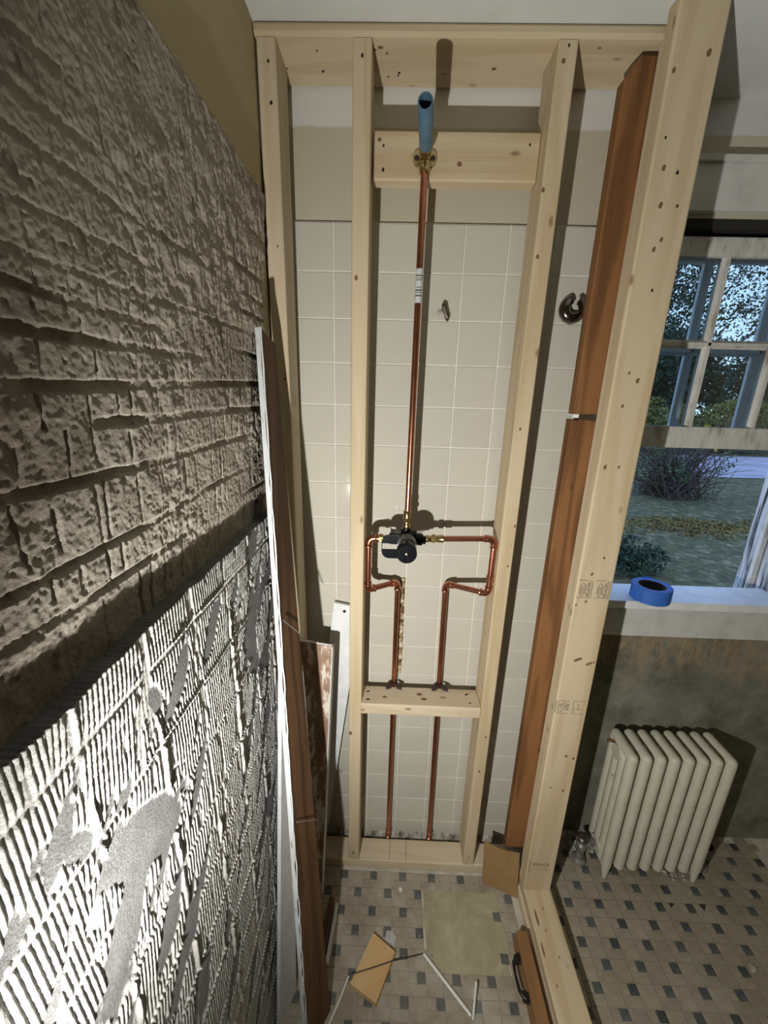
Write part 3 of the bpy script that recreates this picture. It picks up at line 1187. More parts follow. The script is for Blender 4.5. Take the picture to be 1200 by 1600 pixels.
tp = lumber('top_plate', (XW + 0.002, -0.065, PZ + 0.0105), (0.735, -0.065, PZ + 0.0105), (0, 1, 0), 0.141, 0.021, M['pine'],
            'wide knotty pine top plate screwed up under the ceiling', 'board', c=0.006)
spots(tp, 'knot', [(0.100, -0.100, PZ), (0.113, -0.106, PZ), (-0.089, -0.050, PZ), (0.127, -0.030, PZ), (0.540, -0.110, PZ), (0.348, -0.055, PZ)], (0, 0, -1), (1, 0, 0), 0.0045, 1.3)
spots(tp, 'screw', [(-0.015, -0.097, PZ), (-0.012, -0.043, PZ), (0.148, -0.034, PZ), (0.150, -0.041, PZ), (0.125, -0.092, PZ)], (0, 0, -1), (0, 1, 0), 0.0036, 1.2)

bp_ = lumber('bottom_plate', (XW + 0.004, -0.0685, 0.0195), (0.622, -0.0685, 0.0195), (0, 1, 0), 0.076, ST, M['pine_pale'],
             'dusty pine bottom plate lying on the mosaic under the studs', 'board', c=0.004)
# saw marks across the plate
for x in (0.196, 0.255):
    mk('pencil_line', MB().box((x, -0.103, 0.0385), (x + 0.0012, -0.030, 0.0390)), M['nail'], bp_)

ub = lumber('blocking_board', (0.0995, -0.064, 2.118), (0.4525, -0.064, 2.118), (0, 0, 1), SD, ST, M['pine'],
            'short pine block between two studs carrying the brass shower elbow', 'board')
spots(ub, 'screw', [(0.122, -0.0832, 2.135), (0.122, -0.0832, 2.092), (0.432, -0.0832, 2.140)], (0, -1, 0), (0, 0, 1), 0.0035, 1.4)
spots(ub, 'knot', [(0.113, -0.0832, 2.145), (0.286, -0.0832, 2.104)], (0, -1, 0), (1, 0, 0), 0.0055, 1.1)

sb = lumber('blocking_board', (0.0895, -0.0765, 0.7005), (0.4535, -0.0765, 0.7005), (0, 1, 0), 0.081, ST, M['pine_pale'],
            'short pine shelf block between studs with two copper pipes clamped behind it', 'board')
spots(sb, 'screw', [(0.108, -0.063, 0.7197), (0.110, -0.098, 0.7197), (0.420, -0.060, 0.7197), (0.424, -0.097, 0.7197)], (0, 0, 1), (1, 0.6, 0), 0.004, 1.7)
spots(sb, 'knot', [(0.161, -0.085, 0.7197), (0.270, -0.068, 0.7197), (0.283, -0.088, 0.7197)], (0, 0, 1), (1, 0, 0), 0.007, 1.5)

# partition: doubled end stud on stacked sole plates
KY = -0.197
k1 = lumber('end_stud', (0.6795, KY + ST / 2, 0.0785), (0.6795, KY + ST / 2, CEIL - 0.0008), (1, 0, 0), SD, ST, M['pine'],
            'wide face of knotty pine end stud nearest the window, with grade stamps', 'stud', c=0.004)
k2 = lumber('end_stud', (0.6925, KY + ST * 1.5 + 0.0008, 0.0785), (0.6925, KY + ST * 1.5 + 0.0008, PZ - 0.002), (1, 0, 0), SD, ST, M['pine_pale'],
            'pine stud doubled up close behind the wide stamped end stud', 'stud', c=0.004)
for pts, sz in (([(0.645, 2.197), (0.701, 2.222), (0.659, 2.051), (0.666, 1.991), (0.669, 1.916)], 0.0055),
                ([(0.666, 1.683), (0.687, 1.668), (0.665, 1.614), (0.651, 1.478), (0.682, 1.479), (0.667, 1.21)], 0.0042),
                ([(0.641, 1.124), (0.664, 1.134), (0.662, 0.518), (0.701, 0.508), (0.715, 0.955), (0.680, 1.933)], 0.0038)):
    spots(k1, 'knot', [(x, KY - 0.0001, z) for x, z in pts], (0, -1, 0), (0.2, 0, 1), sz, 1.5)
spots(k1, 'knot', [(0.672, KY - 0.0001, 0.962), (0.703, KY - 0.0001, 0.950)], (0, -1, 0), (1, 0, 0.5), 0.006, 2.6)
spots(k1, 'screw', [(x, KY - 0.0002, z) for x, z in ((0.698, 1.99), (0.681, 1.843), (0.686, 2.044), (0.689, 1.254), (0.652, 2.098), (0.690, 0.637), (0.712, 0.630))], (0, -1, 0), (0, 0, 1), 0.0034, 1.2)


def text_on(parent, body, p, right, up, size, name='stamp_lettering'):
    cu = bpy.data.curves.new(name, 'FONT')
    cu.body = body
    cu.size = size
    cu.align_x = 'CENTER'
    cu.align_y = 'CENTER'
    cu.extrude = 0.00005
    cu.resolution_u = 2
    cu.materials.append(M['ink'])
    r, u = Vector(right).normalized(), Vector(up).normalized()
    m = Matrix((r, u, r.cross(u))).transposed().to_4x4()
    m.translation = Vector(p)
    o = bpy.data.objects.new(name, cu)
    me = o.to_mesh().copy()
    o.to_mesh_clear()
    bpy.data.objects.remove(o)
    me.name = name
    if not me.materials:
        me.materials.append(M['ink'])
    return place(name, me, m, parent)


def stamp_line(mb, a, b, w, y):
    a, b = Vector((a[0], y, a[1])), Vector((b[0], y, b[1]))
    d = (b - a).normalized()
    n = Vector((-d.z, 0, d.x)) * w / 2
    mb.add([a - n, b - n, b + n, a + n], [(0, 1, 2, 3)])


def king_stamps():
    y = KY - 0.0006
    mb = MB()
    # upper stamp: two emblem panels
    for x0 in (0.6385, 0.6815):
        cx, cz = x0 + 0.012, 1.167
        hexa = [(cx + 0.0085 * math.sin(a) * 0.9, cz + 0.019 * math.cos(a)) for a in [i * math.pi / 3 for i in range(6)]]
        for q in range(6):
            stamp_line(mb, hexa[q], hexa[(q + 1) % 6], 0.0011, y)
        for dx in (-0.0045, -0.0015, 0.0015, 0.0045):
            stamp_line(mb, (cx + dx, cz - 0.011), (cx + dx, cz + 0.010), 0.0009, y)
        stamp_line(mb, (x0 + 0.029, 1.143), (x0 + 0.029, 1.192), 0.0014, y)
        stamp_line(mb, (x0 + 0.0345, 1.143), (x0 + 0.0345, 1.192), 0.0014, y)
        stamp_line(mb, (x0 - 0.001, 1.193), (x0 + 0.024, 1.193), 0.0009, y)
        stamp_line(mb, (x0 - 0.001, 1.145), (x0 + 0.027, 1.145), 0.0009, y)
        text_on(k1, 'HD PT HM', (x0 + 0.0235, y, 1.167), (0, 0, -1), (1, 0, 0), 0.0085)
    top_, mb = mb, MB()
    # middle stamp: ruled boxes of small type
    for (x0, x1) in ((0.6405, 0.672), (0.683, 0.714)):
        z0, z1 = 0.787, 0.829
        stamp_line(mb, (x0, z0), (x0, z1), 0.0011, y)
        stamp_line(mb, (x0, z1), (x1, z1), 0.0009, y)
        stamp_line(mb, (x0, z0), (x1, z0), 0.0009, y)
        stamp_line(mb, (x0 + 0.001, z0 + 0.014), (x1 - 0.006, z0 + 0.014), 0.0008, y)
    stamp_line(mb, (0.6345, 0.788), (0.6345, 0.829), 0.0015, y)
    mk('grade_stamp', top_, M['ink'], k1)
    mk('grade_stamp', mb, M['ink'], k1)
    text_on(k1, 'S-DRY\nNo 2\nSPF', (0.6535, y, 0.8135), (0, 0, -1), (1, 0, 0), 0.0078)
    text_on(k1, 'NLGA', (0.668, y, 0.808), (0, 0, -1), (1, 0, 0), 0.0085)
    text_on(k1, '16', (0.648, y, 0.794), (1, 0, 0), (0, 0, 1), 0.009)
    text_on(k1, '2 x 4', (0.697, y, 0.812), (0, 0, -1), (1, 0, 0), 0.0085)
    # lowest stamp, smudged
    mb = MB()
    stamp_line(mb, (0.6405, 0.172), (0.6425, 0.215), 0.0014, y)
    stamp_line(mb, (0.6405, 0.168), (0.653, 0.166), 0.0016, y)
    stamp_line(mb, (0.645, 0.177), (0.712, 0.176), 0.0008, y)
    text_on(k1, 'SPRUCE', (0.676, y, 0.196), (1, 0, 0), (0, 0, 1), 0.0155)
    mk('grade_stamp', mb, M['ink'], k1)


king_stamps()


def s1_stamp():
    x = -0.0890
    for (y, z, body, s) in ((-0.080, 1.607, 'HD PT', 0.012), (-0.055, 1.604, 'HM 58', 0.011)):
        text_on(s1, body, (x + 0.0003, y - 0.018, z), (0, 0, -1), (0, 1, 0), s)


s1_stamp()

sp1 = lumber('sole_plate', (0.6755, -1.15, 0.0195), (0.6755, -0.118, 0.0195), (1, 0, 0), SD, ST, M['pine_pale'],
             'lower pine sole plate on the mosaic floor, under another', 'board', c=0.004)
sp2 = lumber('sole_plate', (0.6825, -1.15, 0.0589), (0.6825, -0.118, 0.0589), (1, 0, 0), SD, ST, M['pine'],
             'upper pine sole plate running forward from the end stud', 'board', c=0.004)
spots(sp2, 'knot', [(0.655, -0.27, 0.0781), (0.648, -0.345, 0.0781)], (0, 0, 1), (0, 1, 0), 0.004, 6.5)
spots(sp2, 'knot', [(0.672, -0.300, 0.0781), (0.690, -0.36, 0.0781), (0.683, -0.245, 0.0781), (0.66, -0.42, 0.0781)], (0, 0, 1), (0, 1, 0), 0.003, 2)


# ---- old brown studs behind the partition end
def old_stud(label, z0, z1, bevel, x=0.5945):
    mb = MB()
    w, d = 0.085, 0.030
    F = Matrix.Translation((x, -0.1175, z0))
    L = z1 - z0
    prof = [(0, 0), (w, 0), (w, L), (bevel * 0.7, L), (0, L - bevel)] if bevel else [(0, 0), (w, 0), (w, L - 0.006), (0.022, L), (0.018, L - 0.004), (0, L - 0.002)]
    n = len(prof)
    c = 0.003
    cx, cz = sum(p[0] for p in prof) / n, sum(p[1] for p in prof) / n
    vs = [(px, c, pz) for px, pz in prof] + [(px, d, pz) for px, pz in prof]
    vs += [(px + (c if px < cx else -c), 0, pz + (c if pz < cz else -c)) for px, pz in prof]
    fs = [tuple(range(2 * n, 3 * n)), tuple(reversed(range(n, 2 * n)))]
    for i in range(n):
        j = (i + 1) % n
        fs.append((i, j, n + j, n + i))
        fs.append((2 * n + i, 2 * n + j, j, i))
    mb.add(vs, fs)
    me = mesh_of('old_stud', mb, I4, M['old_wood'])
    return tag(place('old_stud', me, F), label, 'stud')


os1 = old_stud('upper length of old brown stud with slanting top end', 1.592, 2.270, 0.036)
os2 = old_stud('lower length of old brown stud standing behind the cardboard', 0.150, 1.582, 0.0, 0.5915)
tag(mk('tile_gap_block', MB().box((0.5965, -0.1120, 1.5825), (0.6110, -0.0950, 1.5915), 0.0005), M['white_paint'], M_=origin_at((0.604, -0.103, 1.5825))),
    'small added white block for bright tile seen between the old brown studs', 'tile_gap_block')  # added white block, stands in for bright tile behind the gap

# ================================================================== plumbing
PL = thing('shower_plumbing', 'copper shower pipework with black valve and brass fittings between the studs', 'plumbing', (0.207, -0.095, 0.05))
YV = -0.095
YL = -0.0245
RP = 0.0080


def arc(c, r, a0, a1, e1, e2, n=7):
    c, e1, e2 = Vector(c), Vector(e1), Vector(e2)
    return [c + e1 * r * math.cos(a0 + (a1 - a0) * i / n) + e2 * r * math.sin(a0 + (a1 - a0) * i / n) for i in range(n + 1)]


def bend(p, a, b, r=0.016, n=8):
    """points of a rounded corner at p between directions a (in) and b (out)"""
    p, a, b = Vector(p), Vector(a).normalized(), Vector(b).normalized()
    q0, q2 = p - a * r, p + b * r
    return [q0 * (1 - t) ** 2 + p * 2 * t * (1 - t) + q2 * t * t for t in [i / n for i in range(n + 1)]]


def fitting(name, pts, material, r=0.0100, ends=0.0070):
    """copper elbow: a fat bend with beaded sockets"""
    pts = [Vector(p) for p in pts]
    a = (pts[0] - pts[1]).normalized()
    b = (pts[-1] - pts[-2]).normalized()
    P = [pts[0] + a * (ends + .0005), pts[0] + a * ends, pts[0] + a * (ends * .55), pts[0] + a * (ends * .30)] + pts + \
        [pts[-1] + b * (ends * .30), pts[-1] + b * (ends * .55), pts[-1] + b * ends, pts[-1] + b * (ends + .0005)]
    R = [r * .92, r * 1.10, r * 1.10, r * .96] + [r * 1.0] * len(pts) + [r * .96, r * 1.10, r * 1.10, r * .92]
    return mk(name, MB().tube(P, R, 14), material, PL, smooth=True)


def pipe(name, a, b, material, r=RP):
    return mk(name, MB().tube([a, (Vector(a) + Vector(b)) / 2, b], r, 14), material, PL, smooth=True)


# riser
pipe('riser_pipe', (0.2068, YV, 1.318), (0.2108, -0.0975, 2.086), M['copper'])
# its paper label
zl0, zl1 = 1.829, 1.899


def pipe_label():
    mb = MB()
    n = 8
    a0, a1 = -math.pi * 0.98, -math.pi * 0.02
    vs, fs = [], []
    for i in range(n + 1):
        a = a0 + (a1 - a0) * i / n
        for z in (zl0, zl1):
            t = (z - 1.318) / 0.768
            vs.append((0.2068 + 0.004 * t + 0.0083 * math.cos(a), YV - 0.0025 * t + 0.0083 * math.sin(a), z))
    for i in range(n):
        fs.append((2 * i, 2 * i + 2, 2 * i + 3, 2 * i + 1))
    mb.add(vs, fs)
    lb = mk('pipe_label', mb, M['label'], PL, smooth=True)
    ink = MB()
    for z, h, k in ((1.885, 0.0025, 1), (1.880, 0.0012, .8), (1.876, 0.0018, .7), (1.861, 0.0018, .5), (1.855, 0.003, .8), (1.850, 0.0015, .8), (1.844, 0.0030, .9)):
        t = (z - 1.318) / 0.768
        v2, f2 = [], []
        m = 6
        for i in range(m + 1):
            a = -math.pi * 0.5 + math.pi * 0.38 * k * (2 * i / m - 1)
            for zz in (z - h / 2, z + h / 2):
                v2.append((0.2068 + 0.004 * t + 0.0086 * math.cos(a), YV - 0.0025 * t + 0.0086 * math.sin(a), zz))
        for i in range(m):
            f2.append((2 * i, 2 * i + 2, 2 * i + 3, 2 * i + 1))
        ink.add(v2, f2)
    mk('print', ink, M['ink'], lb)


pipe_label()


def valve():
    zc = 1.250
    xc = 0.205
    mb = MB()
    # body across, with hexagonal ends
    mb.lathe([(0, .012), (.004, .0165), (.022, .0165), (.026, .0195), (.062, .0195), (.066, .0165), (.088, .0165), (.092, .012)], (xc - 0.046, YV, zc), (1, 0, 0), 18)
    mb.lathe([(0, .020), (.014, .020), (.018, .014), (.026, .014)], (xc, YV, zc + 0.004), (0, 0, 1), 16)
    mb.box((xc - 0.034, YV - 0.020, zc + 0.009), (xc + 0.030, YV + 0.012, zc + 0.020), 0.003)
    # right shoulder
    mb.lathe([(0, .0165), (.010, .0165), (.014, .0115), (.020, .0115)], (xc + 0.034, YV - 0.002, zc), (1, 0, -0.10), 14)
    b = mk('valve_body', mb, M['black'], PL, smooth=True)
    cap = MB()
    cap.lathe([(0, .0215), (.010, .0215), (.013, .0185), (.058, .0160), (.070, .0165), (.072, .0250), (.0985, .0255), (.1010, .0235)], (xc, YV - 0.004, zc - 0.003), (0, -1, 0), 28)
    mk('valve_cap', cap, M['black'], PL, smooth=True)
    sl = MB()
    sl.lathe([(0, .0265), (.004, .0270), (.034, .0265), (.036, .0255)], (xc + 0.002, YV - 0.020, zc - 0.005), (0, -1, 0), 24)
    mk('clear_sleeve', sl, M['clear'], PL, smooth=True)
    scr = MB()
    scr.lathe([(0, .0042), (.0016, .0042), (.0022, .003)], (xc, YV - 0.1052, zc - 0.003), (0, -1, 0), 12)
    mk('cap_screw', scr, M['brass'], PL, smooth=True)
    # plaster guard loop at the left: two rounded tabs joined by a thin strap, lying in the XZ plane
    g = MB()
    yg = -0.128

    def tab(z0, z1, flip):
        x0, x1 = 0.1405, 0.1900
        pts = []
        r = (z1 - z0) * 0.8
        n = 6
        if flip:
            pts = [(x1, z0), (x1, z1), (x0, z1)]
            pts += [(x0 + r - r * math.cos(a), z0 + r - r * math.sin(a)) for a in [i * math.pi / 2 / n for i in range(n + 1)]]
        else:
            pts = [(x0, z0), (x1, z0), (x1, z1)]
            pts += [(x0 + r - r * math.sin(a), z1 - r + r * math.cos(a)) for a in [i * math.pi / 2 / n for i in range(n + 1)]]
        n = len(pts)
        vs = [(x, yg, z) for x, z in pts] + [(x, yg + 0.004, z) for x, z in pts]
        fs = [tuple(range(n)), tuple(reversed(range(n, 2 * n)))] + [(i, (i + 1) % n, n + (i + 1) % n, n + i) for i in range(n)]
        g.add(vs, fs)
    tab(1.247, 1.271, False)
    tab(1.205, 1.230, True)
    g.box((0.1405, yg, 1.224), (0.1422, yg + 0.004, 1.252))
    mk('plaster_guard', g, M['black'], PL)
    return xc, zc


VX, VZ = valve()


def brass_union(p, d, L=0.056):
    mb = MB()
    mb.lathe([(0, .0085), (.004, .0098), (.012, .0098), (.014, .0088), (.019, .0088)], p, d, 16)
    mb.lathe([(.019, .0092), (.0195, .0125), (.030, .0125), (.0305, .0092)], p, d, 6)
    mb.lathe([(.0305, .0090), (.036, .0090), (.037, .0105), (L - .004, .0105), (L - .001, .0118), (L, .0095)], p, d, 16)
    return mk('brass_union', mb, M['brass'], PL, smooth=True)


brass_union((0.2062, YV, 1.2795), (0, 0, 1), 0.050)
brass_union((0.2555, YV, 1.2515), (1, 0, 0.03), 0.052)
brass_union((0.1625, YV, 1.2490), (-1, 0, 0), 0.024)
# right loop
c1 = Vector((0.4450, YV, 1.2575))
pipe('supply_pipe', (0.300, YV, 1.2532), (0.424, YV, 1.2575), M['copper'])
fitting('copper_elbow', bend(c1, (1, 0, 0), (0, 0, -1), 0.020), M['copper'])
c2 = Vector((0.4430, YV, 1.0930))
d2 = Vector((0.333, YL, 1.0860)) - c2
pipe('supply_pipe', (0.4450, YV, 1.236), (0.4435, YV, 1.112), M['copper_dull'])
mk('copper_coupling', MB().lathe([(0, .0092), (.001, .0108), (.004, .0108), (.005, .0098), (.017, .0098), (.018, .0108), (.021, .0108), (.022, .0092)], (0.4438, YV, 1.128), (0.004, 0, 1), 16), M['copper'], PL, smooth=True)
fitting('copper_elbow', bend(c2, (0, 0, -1), d2, 0.016), M['copper'])
c3 = Vector((0.333, YL, 1.0860))
pipe('supply_pipe', c2 + d2.normalized() * 0.016, c3 - d2.normalized() * 0.016, M['copper'])
fitting('copper_elbow', bend(c3, d2, (0, 0, -1), 0.018), M['copper'])
pipe('supply_pipe', (0.333, YL, 1.068), (0.3425, -0.0205, 0.012), M['copper_dull'])
# left loop
e1 = Vector((0.1045, YV, 1.2490))
pipe('supply_pipe', (0.139, YV, 1.249), (0.122, YV, 1.249), M['copper'])
fitting('copper_elbow', bend(e1, (-1, 0, 0), (0, 0, -1), 0.018), M['copper'])
e2 = Vector((0.1045, YV, 1.0930))
pipe('supply_pipe', (0.1045, YV, 1.231), (0.1045, YV, 1.110), M['copper'])
e3 = Vector((0.1890, YL, 1.0860))
g2 = e3 - e2
fitting('copper_elbow', bend(e2, (0, 0, -1), g2, 0.016), M['copper'])
pipe('supply_pipe', e2 + g2.normalized() * 0.016, e3 - g2.normalized() * 0.016, M['copper_dull'])
fitting('copper_elbow', bend(e3, g2, (0, 0, -1), 0.018), M['copper'])
pipe('supply_pipe', (0.1890, YL, 1.068), (0.1895, -0.0205, 0.012), M['copper'])
for x in (0.1895, 0.3425):
    mk('copper_coupling', MB().lathe([(0, .0092), (.001, .0106), (.004, .0106), (.005, .0095), (.028, .0095), (.029, .0106), (.033, .0106), (.034, .0092)], (x, -0.0206, 0.038), (0, 0, 1), 16), M['copper'], PL, smooth=True)


def drop_ear():
    x, y, z = 0.2110, -0.0985, 2.116
    mb = MB()
    mb.tube(bend((x, y, z), (0, 0, 1), (0, -1, 0), 0.014), 0.0115, 16)
    mb.lathe([(0, .0118), (.004, .0125), (.012, .0125), (.014, .0112), (.020, .0112)], (x, y, 2.080), (0, 0, 1), 16)
    mb.lathe([(0, .0120), (.010, .0125), (.016, .0150), (.030, .0150)], (x, y, z), (0, -1, 0), 8)
    e = mk('drop_ear_elbow', mb, M['brass'], PL, smooth=True)
    for s in (-1, 1):
        pl = MB()
        n = 12
        cx, cz = x + s * 0.0165, z - 0.004
        poly = [(cx + 0.0095 * math.cos(2 * math.pi * i / n), cz + 0.0155 * math.sin(2 * math.pi * i / n)) for i in range(n)]
        vs = [(a, -0.0838, b) for a, b in poly] + [(a, -0.0875, b) for a, b in poly]
        fs = [tuple(range(n, 2 * n)), tuple(reversed(range(n)))] + [(i, n + i, n + (i + 1) % n, (i + 1) % n) for i in range(n)]
        pl.add(vs, fs)
        ear = mk('mounting_ear', pl, M['brass'], PL)
        sc = MB().lathe([(0, .0052), (.0014, .0050), (.002, .0035)], (cx + s * 0.001, -0.0876, cz), (0, -1, 0), 10)
        mk('ear_screw', sc, M['nail'], ear)
    st = MB()
    # open blue stub: outer wall, rim and inner bore
    ax = Vector((0.200, -0.253, 2.117)) - Vector((x, -0.118, z))
    L = ax.length
    prof = [(0, .0100), (0.001, .0138), (L - .001, .0138), (L, .0132), (L, .0112), (L - .002, .0110), (0.012, .0110), (0.012, .0001)]
    st.lathe(prof, (x, -0.118, z), ax, 24)
    mk('blue_stub_pipe', st, M['blue_pipe'], PL, smooth=True)


drop_ear()


def clamp(px, label):
    t = thing('pipe_clamp', label, 'clamp', (px, -0.036, 0.7197))
    mb = MB()
    for s in (-1, 1):
        mb.add([(px + s * a, y, z) for (a, y, z) in ((.0085, -.046, .7200), (.0245, -.052, .7200), (.0265, -.038, .7200), (.0100, -.0345, .7200),
                                                     (.0085, -.046, .7290), (.0235, -.051, .7255), (.0255, -.039, .7255), (.0100, -.0345, .7330))],
               [(0, 1, 2, 3), (4, 5, 6, 7), (0, 1, 5, 4), (1, 2, 6, 5), (2, 3, 7, 6), (3, 0, 4, 7)])
    mk('clamp_foot', mb, M['clamp'], t)
    mk('clamp_ring', MB().tube(arc((px, YL + 0.0005, 0.7265), 0.0108, math.pi * 0.98, math.pi * 2.02, (1, 0, 0), (0, 1, 0), 10), 0.0022, 6), M['clamp'], t, smooth=True)


clamp(0.1892, 'black plastic clamp holding the left copper pipe at the shelf block')
clamp(0.3365, 'black plastic clamp holding the right copper pipe at the shelf block')


# ---- old fixtures left on the tiles
def rod_flange():
    t = thing('rod_flange', 'tarnished open chrome flange from a shower rod on the tile', 'flange', (0.601, -0.001, 1.842))
    mb = MB()
    prof = [(0.0370, -0.0010), (0.0375, -0.006), (0.034, -0.014), (0.026, -0.018), (0.0175, -0.019), (0.0145, -0.016), (0.0140, -0.010)]
    n = 30
    a0, a1 = math.radians(112), math.radians(112 + 316)
    vs, fs = [], []
    m = len(prof)
    for i in range(n + 1):
        a = a0 + (a1 - a0) * i / n
        for r, y in prof:
            vs.append((0.601 + r * 0.88 * math.cos(a), y, 1.842 + r * 0.88 * math.sin(a)))
    for i in range(n):
        for k in range(m - 1):
            fs.append((i * m + k, i * m + k + 1, (i + 1) * m + k + 1, (i + 1) * m + k))
    mb.add(vs, fs)
    o = mk('flange_shell', mb, M['chrome'], t, smooth=True)
    so = o.modifiers.new('thickness', 'SOLIDIFY')
    so.thickness = 0.0015


rod_flange()


def wall_anchor():
    t = thing('wall_anchor', 'rusty toggle anchor left in a chipped wall tile', 'anchor', (0.284, -0.001, 1.829))
    mb = MB()
    mb.tube([(0.2775, -0.012, 1.846), (0.279, -0.015, 1.838), (0.283, -0.015, 1.828), (0.288, -0.012, 1.816), (0.290, -0.006, 1.810)], [.0045, .0068, .0048, .0062, .004], 8)
    mk('toggle', mb, M['rust'], t, smooth=True)
    pl = MB()
    rr = random.Random(2)
    pts = [(0.274 + 0.013 * math.cos(a) * (0.6 + 0.5 * rr.random()), 1.829 + 0.009 * math.sin(a) * (0.6 + 0.6 * rr.random())) for a in [i * 2 * math.pi / 11 for i in range(11)]]
    n = len(pts)
    pl.add([(0.277, -0.0042, 1.828)] + [(x, -0.0008, z) for x, z in pts], [(0, 1 + i, 1 + (i + 1) % n) for i in range(n)])
    mk('chipped_plaster', pl, M['rubble'], t)


wall_anchor()


# ================================================================== salvaged boards leaning in the left corner
def leaning_board(name, corners_bot, corners_top, thick, material, label, cat, parts=()):
    """board given by its two long edges (near, far), thickness pushed along its own normal"""
    a0, b0 = Vector(corners_bot[0]), Vector(corners_bot[1])
    a1, b1 = Vector(corners_top[0]), Vector(corners_top[1])
    F = frame((a0 + b0) / 2, (a1 + b1) / 2, b0 - a0)
    nrm = (b0 - a0).cross(a1 - a0).normalized()
    mb = MB()
    off = -nrm * thick
    n = 14
    vs = []
    for i in range(n + 1):
        t = i / n
        p, q = a0.lerp(a1, t), b0.lerp(b1, t)
        vs += [p, q, q + off, p + off]
    fs = [(0, 3, 2, 1), (4 * n, 4 * n + 1, 4 * n + 2, 4 * n + 3)]
    for i in range(n):
        for k in range(4):
            j = (k + 1) % 4
            fs.append((4 * i + k, 4 * i + j, 4 * i + 4 + j, 4 * i + 4 + k))
    mb.add(vs, fs)
    o = mk(name, mb, material, M_=F)
    tag(o, label, cat)
    return o, F, nrm


def edge_strip(o, p0, p1, d, nrm, thick, material, name='painted_edge', proud=0.0009, seed=1, rag=0.0):
    """paint film wrapped on one long edge of a board, its arris broken away raggedly"""
    rr = random.Random(seed)
    p0, p1 = Vector(p0), Vector(p1)
    d = Vector(d).normalized()
    mb = MB()
    n = 70
    vs, fs = [], []
    for i in range(n + 1):
        t = i / n
        p = p0.lerp(p1, t)
        k = rag * rr.random()
        vs += [p + d * proud + nrm * (0.0012 - k), p + d * (proud * 0.2 - 0.002 - k * 0.6) + nrm * 0.0012, p + d * proud - nrm * (thick + 0.0004), p - d * 0.004 - nrm * (thick + 0.0006)]
        if i:
            a = 4 * (i - 1)
            fs += [(a, a + 4, a + 6, a + 2), (a, a + 1, a + 5, a + 4), (a + 2, a + 6, a + 7, a + 3)]
    mb.add(vs, fs)
    return mk(name, mb, material, o)


# A: long casing, brown back turned to the room, white painted edge toward the camera
A_nb, A_fb = (-0.004, -0.540, 0.004), (0.040, -0.458, 0.004)
A_nt, A_ft = (-0.1025, -0.286, 1.745), (-0.0985, -0.197, 1.724)
bA, FA, nA = leaning_board('door_casing', (A_nb, A_fb), (A_nt, A_ft), 0.012, M['dark_wood'],
                           'long dark brown casing board with chipped white edge leaning on plaster', 'board')
edge_strip(bA, A_nb, A_nt, Vector(A_nb) - Vector(A_fb), nA, 0.012, M['chip_paint'], rag=0.005)
for t in (0.385, 0.665):
    p = Vector(A_nb).lerp(Vector(A_nt), t)
    q = Vector(A_fb).lerp(Vector(A_ft), t - 0.045)
    mk('finish_nail', MB().tube([p.lerp(q, 0.1) + nA * 0.006, p.lerp(q, 0.95) + nA * 0.010], 0.0013, 6), M['pipe_grey'], bA)

# B: white board close to the wall
bB, FB, nB = leaning_board('baseboard_plank', ((-0.089, -0.492, 0.002), (-0.062, -0.424, 0.002)), ((-0.086, -0.318, 0.980), (-0.076, -0.250, 0.980)), 0.011,
                           M['white_paint'], 'narrow white painted plank standing against the ridged mortar', 'board')

# C: short board with plaster-smeared back
C_nb, C_fb = (-0.137 + 0.004, -0.188, 0.006), (-0.030, -0.200, 0.006)
C_nt, C_ft = (-0.108, -0.1295, 0.940), (0.006, -0.1295, 0.925)
bC, FC, nC = leaning_board('apron_board', ((-0.122, -0.184, 0.0395 * 0 + 0.006), C_fb), (C_nt, C_ft), 0.015, M['plaster_wood'],
                           'short brown board smeared with white plaster leaning on the left stud', 'board')
edge_strip(bC, C_fb, C_ft, (1, 0, 0), nC, 0.015, M['trim_white'], proud=0.002, seed=4)
mk('painted_top', MB().tube([Vector(C_nt) + Vector((0, 0.004, 0.001)), Vector(C_ft) + Vector((0, 0.004, 0.001))], 0.003, 5), M['trim_white'], bC)

# D: wide white board behind the second stud
bD, FD, nD = leaning_board('white_board', ((-0.120, -0.0420, 0.0405), (-0.040, -0.0420, 0.0405)), ((-0.004, -0.0210, 1.006), (0.080, -0.0210, 0.990)), 0.011,
                           M['white_paint'], 'white painted board tilted behind the second stud with a nail hole', 'board')
mk('nail_hole', MB().lathe([(0, .0050), (.0015, .0045)], (0.028, -0.0228, 0.978), (0, -1, 0), 10), M['nail'], bD)

# small dark strip with white edge on the floor of the corner
lumber('trim_offcut', (0.016, -0.372, 0.012), (0.026, -0.226, 0.012), (1, 0, 0), 0.010, 0.020, M['white_paint'],
       'short white strip of trim lying at the foot of the leaning boards', 'trim', c=0.001)
lumber('trim_offcut', (0.000, -0.372, 0.026), (0.009, -0.226, 0.026), (1, 0, 0), 0.016, 0.048, M['dark_wood'],
       'short dark wood offcut on edge beside a white strip', 'trim', c=0.001)


